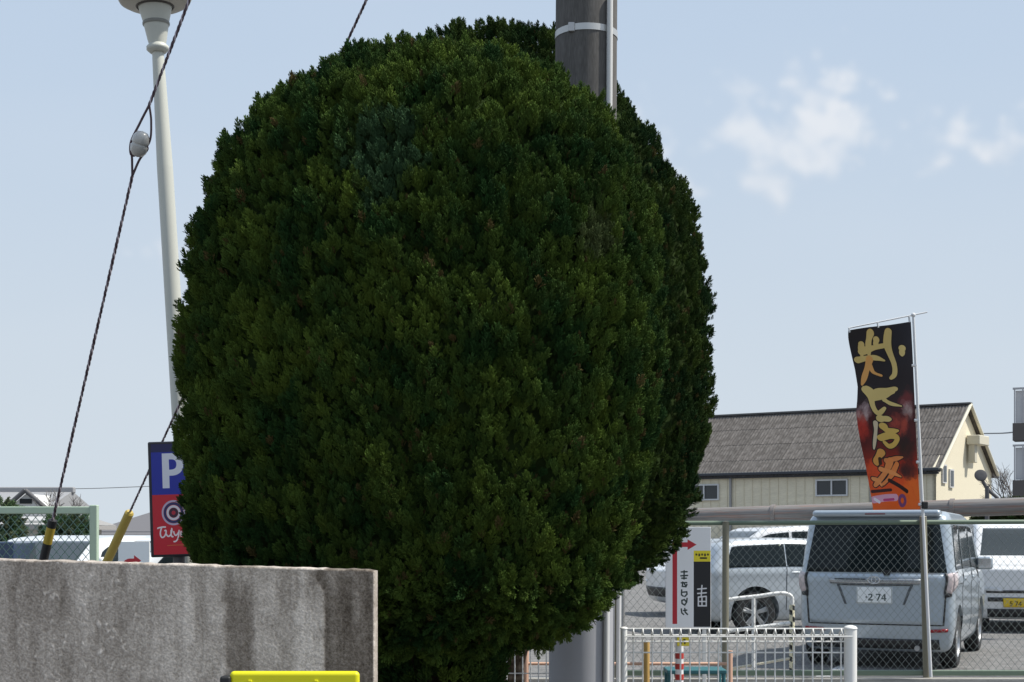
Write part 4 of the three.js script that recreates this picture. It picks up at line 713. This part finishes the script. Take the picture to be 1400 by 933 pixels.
  part('clamp', rbox(0.05, 0.06, 0.06, 0.01, ...rel(at(1264, 691, d)).toArray()), black, b);
}
// ---------------------------------------------------------------- large pipe behind the cars
{
  const a = at(700, 714, 24), c = at(1480, 690, 20.4), p = thing('overhead_pipe', 'long weathered grey-brown steel pipe carried on posts behind the parked cars', 'pipe', V(a.x, 0, a.z));
  const tex = dataTex(512, 256, (u, v) => { const n = 120 + 22 * fbm2(u * 30, v * 5, 4) + 10 * noise2(u * 160, v * 40), rst = sstep(0.1, 0.5, fbm2(u * 18 + 7, v * 6, 4)) * 22; return [n + rst * 0.6 + 4, n - rst * 0.3, n - rst * 0.6 - 3]; });
  const rel = c.clone().sub(a).setY(c.y), A = V(0, a.y, 0), mat = new THREE.MeshStandardMaterial({ map: tex, roughness: 0.6, metalness: 0.2 });
  const R = 0.125; part('pipe', bar(A, rel, R, R, 28), mat, p);
  for (const t of [0.03, 0.22, 0.99]) { const q = A.clone().lerp(rel, t), s = part('support', bar(V(q.x, 0, q.z), V(q.x, q.y - R + 0.005, q.z), 0.045, 0.045, 12), steel, p); part('saddle', rbox(0.16, 0.03, 0.2, 0.006, q.x, q.y - R - 0.005, q.z), steel, s); }
  const u = rel.clone().sub(A).normalize();
  for (const t of [0.2, 0.5, 0.8]) { const q = A.clone().lerp(rel, t); part('flange', bar(q.clone().addScaledVector(u, -0.03), q.clone().addScaledVector(u, 0.03), R + 0.018, R + 0.018, 28), mat, p); }
}
// ---------------------------------------------------------------- warehouse
{
  const corner = at(1280, 728, 73).setY(0), ld = V(-0.825, 0, -0.565).normalize();          // local +x runs along the long wall, local z into the building
  const w = thing('warehouse', 'cream warehouse with dark corrugated roof and a gable end, behind the parked cars', 'building', corner, turnOf(ld.x, ld.z));
  const L = 26, D = 9.4, E = 4.75, RH = 8.2, mid = D / 2;
  // which local z points away from the camera: local +z after the turn
  const zl = V(0, 0, 1).applyAxisAngle(V(0, 1, 0), turnOf(ld.x, ld.z)), sgn = zl.z < 0 ? 1 : -1, Z = (z) => sgn * z;
  const siding = grain(256, 41, 226, 14, [4, 0, -10]), cream = new THREE.MeshStandardMaterial({ map: siding, color: lin(0.86, 0.82, 0.70), roughness: 0.85 });
  const side = [], ribs = [];
  part('side_wall', box(L, E, 0.2, L / 2, E / 2, Z(0.1)), cream, w); part('rear_wall', box(L, E, 0.2, L / 2, E / 2, Z(D - 0.1)), cream, w);
  const rb = new THREE.BoxGeometry(0.05, E - 0.1, 0.05);
  for (let i = 1; i < 52; i++) { const m = part('siding_rib', rb, cream, w); m.position.set(i * 0.5, E / 2, Z(-0.012)); }
  for (const x of [0.0, L - 0.2]) {
    const s = new THREE.Shape([new THREE.Vector2(0, 0), new THREE.Vector2(D, 0), new THREE.Vector2(D, E), new THREE.Vector2(mid, RH - 0.12), new THREE.Vector2(0, E)]);
    const g = new THREE.ExtrudeGeometry(s, { depth: 0.2, bevelEnabled: false }); g.applyMatrix4(new THREE.Matrix4().makeBasis(V(0, 0, sgn), V(0, 1, 0), V(-sgn, 0, 0))); g.translate(sgn > 0 ? x + 0.19 : x - 0.01, 0, 0);
    part('gable_wall', g, cream, w);
  }
  // corrugated sheets, laid in courses
  const cor = (wd, len) => { const nx = 20, pos = [], uvs = [], idx = []; for (let j = 0; j < 2; j++) for (let i = 0; i <= nx; i++) { pos.push(i / nx * wd, 0.022 * Math.cos(i / nx * 5 * 2 * Math.PI), j * len); uvs.push(i / nx * wd / 3.6, j * len / 5.4); } for (let i = 0; i < nx; i++) idx.push(i, i + nx + 1, i + 1, i + 1, i + nx + 1, i + nx + 2); const g = new THREE.BufferGeometry(); g.setAttribute('position', new THREE.Float32BufferAttribute(pos, 3)); g.setAttribute('uv', new THREE.Float32BufferAttribute(uvs, 2)); g.setIndex(idx); g.computeVertexNormals(); return g; };
  const slope = Math.atan2(RH - E, mid), sl = Math.hypot(RH - E, mid) + 0.35, courses = 4, sw = 0.9, sheet = cor(sw, sl / courses + 0.08);
  const roofTex = dataTex(256, 256, (u, v) => { const a = fbm2(u * 22, v * 5, 3), b = fbm2(u * 7 + 9, v * 9 + 4, 4), n = 82 + 16 * a + 24 * b + 8 * noise2(u * 90, v * 60); return [n + 4, n, n - 3]; });
  const greys = [0, 1, 2, 3, 4].map((i) => { const t = roofTex.clone(); t.offset.set(i * 0.23, i * 0.37); t.needsUpdate = true; const v = 0.9 + 0.05 * i; return new THREE.MeshStandardMaterial({ map: t, color: lin(v, v, v), roughness: 0.92, side: THREE.DoubleSide }); }), rr = rng(5);
  for (const s of [0, 1]) {
    const roof = new THREE.Group(); roof.name = 'roof'; w.add(roof);
    const n = s ? 1 : Math.ceil((L + 0.7) / sw);
    const gg = s ? cor(L + 0.7, sl / courses + 0.08) : sheet;
    for (let c = 0; c < courses; c++) for (let i = 0; i < n; i++) {
      const m = part('roof_sheet', gg, greys[Math.floor(rr() * 5)], roof); m.material.side = THREE.DoubleSide;
      const dist = c * sl / courses, h = RH - Math.sin(slope) * dist + 0.05 - c * 0.02, z = Math.cos(slope) * dist;
      m.position.set(-0.35 + i * sw, h, Z(mid + (s ? z : -z))); m.rotation.x = (s ? 1 : -1) * sgn * slope; if ((s ? 1 : -1) * sgn < 0) { m.scale.z = -1; m.rotation.x = (s ? 1 : -1) * sgn * slope; }
    }
  }
  part('ridge_cap', rbox(L + 0.7, 0.12, 0.35, 0.04, L / 2, RH + 0.06, Z(mid)), M(0.1, 0.1, 0.1, 0.8), w);
  part('gutter', rbox(L + 0.5, 0.16, 0.16, 0.04, L / 2, E - 0.12, Z(-0.3)), M(0.035, 0.04, 0.05, 0.5), w);
  part('fascia', box(L + 0.4, 0.25, 0.05, L / 2, E - 0.22, Z(-0.16)), M(0.05, 0.055, 0.065, 0.6), w);
  // verge boards on the gable
  for (const s of [-1, 1]) { const a = V(-0.3, E - 0.12, Z(mid + s * (mid + 0.2))), b = V(-0.3, RH, Z(mid)); part('verge', bar(a, b, 0.09, 0.09, 8), M(0.62, 0.58, 0.46, 0.7), w); }
  const frame = M(0.55, 0.56, 0.57, 0.5), pane = PM(0.03, 0.035, 0.04, 0.1);
  const pxToLocal = (px) => { const k = (px - 700) / FOCAL; const t = (corner.x + k * corner.z) / -(ld.x + k * ld.z); return t; };
  function win(px0, px1, y0, y1) {
    const x0 = pxToLocal(px1), x1 = pxToLocal(px0), g = new THREE.Group(); g.name = 'window'; w.add(g);
    part('frame', merge([box(x1 - x0, 0.08, 0.12, (x0 + x1) / 2, y0, Z(-0.05)), box(x1 - x0, 0.08, 0.12, (x0 + x1) / 2, y1, Z(-0.05)), ...[x0, x1, (x0 + x1) / 2].map(x => box(0.08, y1 - y0 + 0.08, 0.125, x, (y0 + y1) / 2, Z(-0.05)))]), frame, g);
    for (const k of [0.25, 0.75]) part('pane', box((x1 - x0) / 2 - 0.06, y1 - y0 - 0.06, 0.03, lerp(x0, x1, k), (y0 + y1) / 2, Z(-0.025)), pane, g);
  }
  const hAt = (py, dd) => EYE - (py - HORIZON) / FOCAL * dd;
  win(1117, 1159, hAt(678, 76.5), hAt(657, 76.5)); win(944, 983, hAt(684, 81), hAt(664, 81)); win(760, 800, hAt(684, 90), hAt(664, 90));
  for (const px of [1192, 1000]) { const x = pxToLocal(px); part('downpipe', bar(V(x, 0, Z(-0.1)), V(x, E - 0.15, Z(-0.1)), 0.07, 0.07, 10), M(0.3, 0.3, 0.3, 0.6), w); }
  // gable features: two small windows, vent hood
  for (const [z, y] of [[1.1, 4.45], [2.25, 4.25]]) { const g = new THREE.Group(); g.name = 'window'; w.add(g); part('frame', box(0.1, 0.95, 0.62, -0.05, y, Z(z)), frame, g); part('pane', box(0.1, 0.8, 0.46, -0.062, y, Z(z)), pane, g); }
  const hood = part('vent_hood', rbox(0.7, 0.5, 1.7, 0.05, -0.4, 6.35, Z(mid + 0.9)), M(0.55, 0.52, 0.42, 0.6), w); part('duct', rbox(0.35, 1.2, 0.4, 0.04, -0.3, 5.75, Z(mid + 0.35)), M(0.5, 0.47, 0.38, 0.6), hood);
  part('roof_vent', rbox(0.5, 0.2, 0.4, 0.03, 15.3, 3.0, Z(-0.2)), frame, w);
}
{ // flood light on a short post beside the gable
  const d = 40, c = at(1350, 690, d), l = thing('flood_light', 'dark round flood light on a bracket in front of the warehouse gable', 'flood light', V(c.x, 0, c.z)), m = d / FOCAL, dk = M(0.08, 0.08, 0.085, 0.6);
  const h = (py) => EYE - (py - HORIZON) / FOCAL * d; part('post', bar(V(0, 0, 0), V(0, h(665), 0), 0.06), dk, l); part('arm', tube([V(0.3, h(682), 0), V(0, h(668), 0), V(-8 * m, h(654), 0)], 0.05, 16, 8), dk, l);
  part('lamp_head', new THREE.LatheGeometry([[0, -0.06], [0.1, -0.05], [0.17, 0.04], [0.15, 0.08], [0, 0.07]].map(a => new THREE.Vector2(...a)), 20).rotateX(1.2).rotateZ(0.5).translate(-9 * m, h(651), 0), M(0.06, 0.06, 0.065, 0.6), l);
}
// ---------------------------------------------------------------- right edge apartment block, bare trees
{
  const c = at(1390, 728, 60).setY(0), b = thing('apartment_block', 'narrow apartment block with stacked balconies at the lot edge beyond the white van', 'building', c, -0.42);
  const wall = M(0.20, 0.17, 0.15, 0.85), dk = M(0.10, 0.09, 0.085, 0.8), H = EYE + (728 - 519) / FOCAL * 60;
  part('wall', box(7, H - 0.1, 8, 4.0, (H - 0.1) / 2, -4), wall, b);
  for (let k = 0; k < 3; k++) { const y = 4.95 - k * 2.3 + 0.6; const s = part('balcony', box(7.4, 0.7, 1.1, 3.65, y, 0.55), dk, b); part('railing', merge([box(7.4, 0.08, 0.08, 3.65, y + 1.75, 1.0), ...Array.from({ length: 24 }, (_, i) => box(0.05, 1.4, 0.05, i * 0.318 + 0.02, y + 1.05, 1.0))]), M(0.4, 0.4, 0.41, 0.5), s); part('privacy_panel', box(0.5, 1.3, 0.04, 0.3, y + 1.02, 0.9), M(0.55, 0.55, 0.56, 0.6), s); part('pane', box(5, 1.6, 0.06, 3.8, y + 1.2, 0.02), glassMat, s); }
  part('roof_slab', box(7.2, 0.2, 8.2, 4.0, H, -4), dk, b);
}
function bareTree(label, px, d, topPy, seed, spread) {
  const c = at(px, 728, d).setY(0), H = EYE + (HORIZON - topPy) / FOCAL * d, t = thing('bare_tree', label, 'tree', c, 0, 'leafless trees at the edge of the lot'), r = rng(seed), bk = M(0.16, 0.15, 0.145, 0.9), tw = [];
  part('trunk', bar(V(0, 0, 0), V(0.1, H * 0.55, 0), 0.14, 0.09, 10), bk, t);
  const grow = (p, dir, len, rad, lv) => { const e = p.clone().addScaledVector(dir, len); tw.push(bar(p, e, rad, rad * 0.65, 5)); if (lv > 0) for (let k = 0; k < 3 + (lv > 1 ? 1 : 0); k++) grow(p.clone().lerp(e, 0.5 + 0.5 * r()), dir.clone().add(V((r() - 0.5) * spread, (r() - 0.35) * 0.9, (r() - 0.5) * spread)).normalize(), len * (0.55 + r() * 0.25), rad * 0.6, lv - 1); };
  for (let k = 0; k < 6; k++) grow(V(0.03, H * (0.3 + 0.05 * k), 0), V((r() - 0.5) * spread, 0.7 + r() * 0.5, (r() - 0.5) * spread).normalize(), H * 0.25, 0.04, 3);
  const m = part('branches', merge(tw), bk, t); m.userData.kind = 'stuff';
}
bareTree('leafless tree with fine twigs beside the warehouse gable', 1384, 70, 634, 3, 1.5);
bareTree('thin leafless tree beside the tiled-roof house beyond the pale green fence', 80, 48, 668, 8, 1.7);
{ // dark evergreen hedge under the bare tree
  const c = at(1385, 728, 48).setY(0), h = thing('evergreen_shrub', 'dark evergreen shrub at the foot of the apartment block', 'shrub', c), r = rng(62), n = 1300;
  const im = new THREE.InstancedMesh(tufts[0], leafMat, n); for (let i = 0; i < n; i++) { const v = V(r() - 0.5, r() - 0.3, r() - 0.5).normalize().multiplyScalar(0.75 + 0.3 * r()); im.setMatrixAt(i, new THREE.Matrix4().compose(V(v.x * 1.15, 1.35 + v.y * 0.95, v.z * 1.0), new THREE.Quaternion().setFromUnitVectors(V(0, 1, 0), v.clone().normalize()), V(0.4, 0.4, 0.4))); im.setColorAt(i, lin(0.03 + r() * 0.02, 0.045 + r() * 0.02, 0.02)); }
  im.name = 'foliage'; im.userData.kind = 'stuff'; shadows(im); h.add(im); part('stem', bar(V(0, 0, 0), V(0, 1.3, 0), 0.1), barkMat, h);
}
// ---------------------------------------------------------------- overhead lines
tagOne('service_cable', tube([at(1346, 593, 68), at(1372, 592.5, 64), at(1389, 591, 60)], 0.03, 16, 6), 'thin service cable between the warehouse gable and the apartment block', 'cable');
tagOne('overhead_cable', tube([at(-60, 672, 90), at(60, 669, 90), at(130, 668, 90), at(210, 665, 90), at(330, 661, 92)], 0.028, 30, 6), 'thin overhead cable crossing the sky above the grey roofs', 'cable');
function tagOne(name, g, label, category) { const m = shadows(new THREE.Mesh(g, M(0.24, 0.25, 0.26, 0.7))); m.name = numbered(name); m.userData = { label, category }; scene.add(m); return m; }
// poles at both ends of the overhead cable, outside the frame or behind the junipers
for (const [px, py, dd, lb] of [[-60, 672, 90, 'slim far utility pole carrying the overhead cable, beside the tiled-roof house'], [330, 661, 92, 'slim far utility pole carrying the overhead cable, behind the large juniper']]) { const q = at(px, py, dd), t = thing('cable_pole', lb, 'pole', V(q.x, 0, q.z)); part('shaft', bar(V(0, 0, 0), V(0, q.y + 0.6, 0), 0.16, 0.11, 12), concreteMat, t); part('crossarm', box(1.2, 0.1, 0.1, 0, q.y, 0), steel, t); }

// ---------------------------------------------------------------- left: pale green fence, arrow board, houses
{
  const d = 14, post = at(128.5, 728, d), top = EYE + (728 - 698) / FOCAL * d, W = 4.2, f = thing('green_fence', 'pale green framed chain-link fence behind the concrete wall', 'fence', V(post.x, 0, post.z));
  const gm = M(0.36, 0.46, 0.36, 0.55);
  part('post', rbox(0.075, top + 0.05, 0.075, 0.01, 0, (top + 0.05) / 2, 0), gm, f); part('post', rbox(0.075, top + 0.03, 0.075, 0.01, -2.05, (top + 0.03) / 2, 0), gm, f); part('post', rbox(0.075, top + 0.03, 0.075, 0.01, -4.1, (top + 0.03) / 2, 0), gm, f);
  part('top_rail', rbox(W, 0.07, 0.06, 0.01, -W / 2, top, 0.002), gm, f); part('bottom_rail', rbox(W, 0.06, 0.06, 0.01, -W / 2, 0.12, 0.002), gm, f);
  const m = part('chain_link', chainLink(W, top - 0.15, 0.08, 0.004).translate(-W, 0.13, 0), M(0.14, 0.24, 0.2, 0.6), f); m.userData.kind = 'stuff';
  const d2 = 15, c = at(183, 757, d2), mm = d2 / FOCAL, s = thing('arrow_sign', 'small white board with a curved red arrow behind the concrete wall', 'sign', V(c.x, 0, c.z));
  const tex = canvasTex(256, 256, (x, w, h) => { x.fillStyle = '#dfe5ea'; x.fillRect(0, 0, w, h); x.strokeStyle = '#b22a36'; x.lineWidth = 36; x.beginPath(); x.moveTo(44, 216); x.quadraticCurveTo(44, 150, 100, 148); x.lineTo(140, 148); x.stroke(); x.fillStyle = '#b22a36'; x.beginPath(); x.moveTo(130, 104); x.lineTo(190, 146); x.lineTo(130, 190); x.fill(); });
  part('board', rbox(43 * mm, 46 * mm, 0.02, 0.004, 0, c.y - 0.05, 0), whitePaint, s); part('printed_face', new THREE.PlaneGeometry(42 * mm, 45 * mm).translate(0, c.y - 0.05, 0.0125), new THREE.MeshStandardMaterial({ map: tex, roughness: 0.5 }), s);
  for (const x of [-0.12, 0.12]) part('leg', rbox(0.03, c.y - 0.2, 0.03, 0.004, x, (c.y - 0.2) / 2, -0.03), whitePaint, s);
}
function house(name, label, px0, px1, ridgePy, eavePy, d, depth, wallC, roofC, hip, group) {
  const x0 = at(px0, 0, d).x, x1 = at(px1, 0, d).x, W = x1 - x0, E = EYE + (HORIZON - eavePy) / FOCAL * d, RH = EYE + (HORIZON - ridgePy) / FOCAL * (d + depth / 2);
  const h = thing(name, label, 'building', V((x0 + x1) / 2, 0, -d), 0, group), inset = hip ? Math.min(W * 0.3, depth / 2) : 0, ov = 0.4;
  part('wall', box(W, E, depth, 0, E / 2, -depth / 2), wallC, h);
  const a = W / 2 + ov, f = ov, b = -depth - ov, r0 = -W / 2 + inset - (hip ? 0 : ov), r1 = W / 2 - inset + (hip ? 0 : ov), m = -depth / 2, e = E - 0.12;
  const quad = (P) => { const g = new THREE.BufferGeometry(); g.setAttribute('position', new THREE.Float32BufferAttribute(P.flat(), 3)); g.setIndex(P.length === 4 ? [0, 1, 2, 0, 2, 3] : [0, 1, 2]); g.computeVertexNormals(); return g; };
  const slopes = [quad([[-a, e, f], [a, e, f], [r1, RH, m], [r0, RH, m]]), quad([[a, e, b], [-a, e, b], [r0, RH, m], [r1, RH, m]]), quad([[a, e, f], [a, e, b], [r1, RH, m]]), quad([[-a, e, b], [-a, e, f], [r0, RH, m]])];
  const roof = part('roof', merge(slopes), roofC, h); part('ridge_tiles', rbox(r1 - r0 + 0.2, 0.28, 0.36, 0.06, 0, RH + 0.05, m), roofC, roof); part('eaves', box(W + 2 * ov, 0.14, depth + 2 * ov, 0, e - 0.08, m), M(0.3, 0.29, 0.28, 0.8), roof);
  const n = Math.max(1, Math.floor(W / 3)); for (let i = 0; i < n; i++) { const x = (i + 0.5) / n * W - W / 2, g = new THREE.Group(); g.name = 'window'; h.add(g); for (const y of [E - 1.6, E - 4.2]) if (y > 0.8) { part('frame', box(1.7, 1.1, 0.1, x, y, 0.04), whitePaint, g); part('pane', box(1.5, 0.92, 0.1, x, y, 0.055), glassMat, g); } }
  return h;
}
const tileGrey = M(0.10, 0.10, 0.105, 0.75), tilePale = M(0.27, 0.275, 0.285, 0.7), plaster = M(0.5, 0.49, 0.46, 0.9);
{
  const h = house('tiled_house', 'house with pale grey tiled roof and a small front gable beyond the pale green fence', -70, 52, 672, 694, 62, 7, plaster, tilePale, false);
  // small forward gable
  const gx = at(33, 0, 61).x - h.position.x, y1 = EYE + (728 - 671) / FOCAL * 61.5, y0 = EYE + (728 - 695) / FOCAL * 61.5, hw = 30 / FOCAL * 61.5, s = new THREE.Shape([new THREE.Vector2(-hw * 0.8, y0), new THREE.Vector2(hw * 0.8, y0), new THREE.Vector2(0, y1 - 0.15)]);
  const g = part('front_gable', new THREE.ExtrudeGeometry(s, { depth: 3, bevelEnabled: false }).translate(gx, 0, -2.2), M(0.62, 0.62, 0.6, 0.8), h);
  part('gable_window', box(0.5, 0.2, 0.1, gx, y0 + 0.28, 0.8), glassMat, g);
  for (const k of [-1, 1]) part('gable_roof', bar(V(gx + k * hw * 1.05, y0 - 0.1, 0.9), V(gx, y1, 0.9), 0.1, 0.1, 6), tileGrey, g);
  house('hipped_house', 'long low house with dark grey hipped roof beside the parking sign', 126, 330, 695, 727, 52, 8, M(0.24, 0.24, 0.25, 0.9), M(0.125, 0.122, 0.13, 0.75), true);
  house('pale_office', 'pale flat-fronted office seen through the pale green fence', 8, 62, 706, 712, 44, 6, M(0.55, 0.54, 0.5, 0.9), M(0.42, 0.42, 0.42, 0.8), false);
  house('distant_house', 'distant house with brown tiled roof behind the large juniper', 340, 520, 690, 712, 80, 8, plaster, tileGrey, true);
  house('distant_house', 'distant cream house with dark roof beyond the apartment block', 1480, 1760, 640, 668, 95, 10, plaster, tileGrey, true);
}
{ // loose green shrubs behind the green fence
  for (const [px, d, hw, hh, y, seed, lb] of [[92, 36, 0.5, 0.35, 1.5, 5, 'rounded green garden shrub beyond the pale green fence'], [-4, 34, 0.5, 0.55, 1.6, 6, 'narrow green garden shrub beside the pale office']]) {
    const c = at(px, 728, d).setY(0), h = thing('garden_shrub', lb, 'shrub', c, 0, 'garden shrubs beyond the fence'), r = rng(seed), n = 420, im = new THREE.InstancedMesh(tufts[1], leafMat, n);
    for (let i = 0; i < n; i++) { const v = V(r() - 0.5, r() - 0.5, r() - 0.5).normalize().multiplyScalar(0.5 + 0.55 * r()); im.setMatrixAt(i, new THREE.Matrix4().compose(V(v.x * hw, y + v.y * hh, v.z * hw), new THREE.Quaternion().setFromUnitVectors(V(0, 1, 0), v.clone().normalize()), V(0.26, 0.26, 0.26))); im.setColorAt(i, lin(0.07 + r() * 0.04, 0.11 + r() * 0.05, 0.07)); }
    im.name = 'foliage'; im.userData.kind = 'stuff'; shadows(im); h.add(im); part('stem', bar(V(0, 0, 0), V(0, y, 0), 0.06), barkMat, h);
  }
}
// ---------------------------------------------------------------- yellow board in front of the wall
{
  const d = 4.7, m = d / FOCAL, c = at(403, 918, d), b = thing('yellow_board', 'bright yellow plastic board with a dark side clip in front of the concrete wall', 'board', V(c.x, 0, c.z));
  const ym = M(0.66, 0.63, 0.0, 0.5), W = 177 * m, top = c.y, H = 0.55;
  part('panel', rbox(W, H, 0.03, 0.014, 0, top - H / 2, 0, 4), ym, b); part('rib', rbox(0.012, H - 0.03, 0.006, 0.002, 0.17 * W, top - H / 2 - 0.012, 0.017), ym, b); part('rib', rbox(0.012, H - 0.03, 0.006, 0.002, -0.34 * W, top - H / 2 - 0.012, 0.017), ym, b);
  for (const x of [-W * 0.38, W * 0.38]) { part('leg', rbox(0.035, top - H + 0.03, 0.03, 0.006, x, (top - H + 0.03) / 2, 0), ym, b); part('foot', rbox(0.05, 0.03, 0.4, 0.01, x, 0.015, 0), black, b); }
  part('clip', rbox(0.035, 0.03, 0.05, 0.008, -W / 2 - 0.012, top - 0.03, 0), black, b);
}

renderer.render(scene, camera);
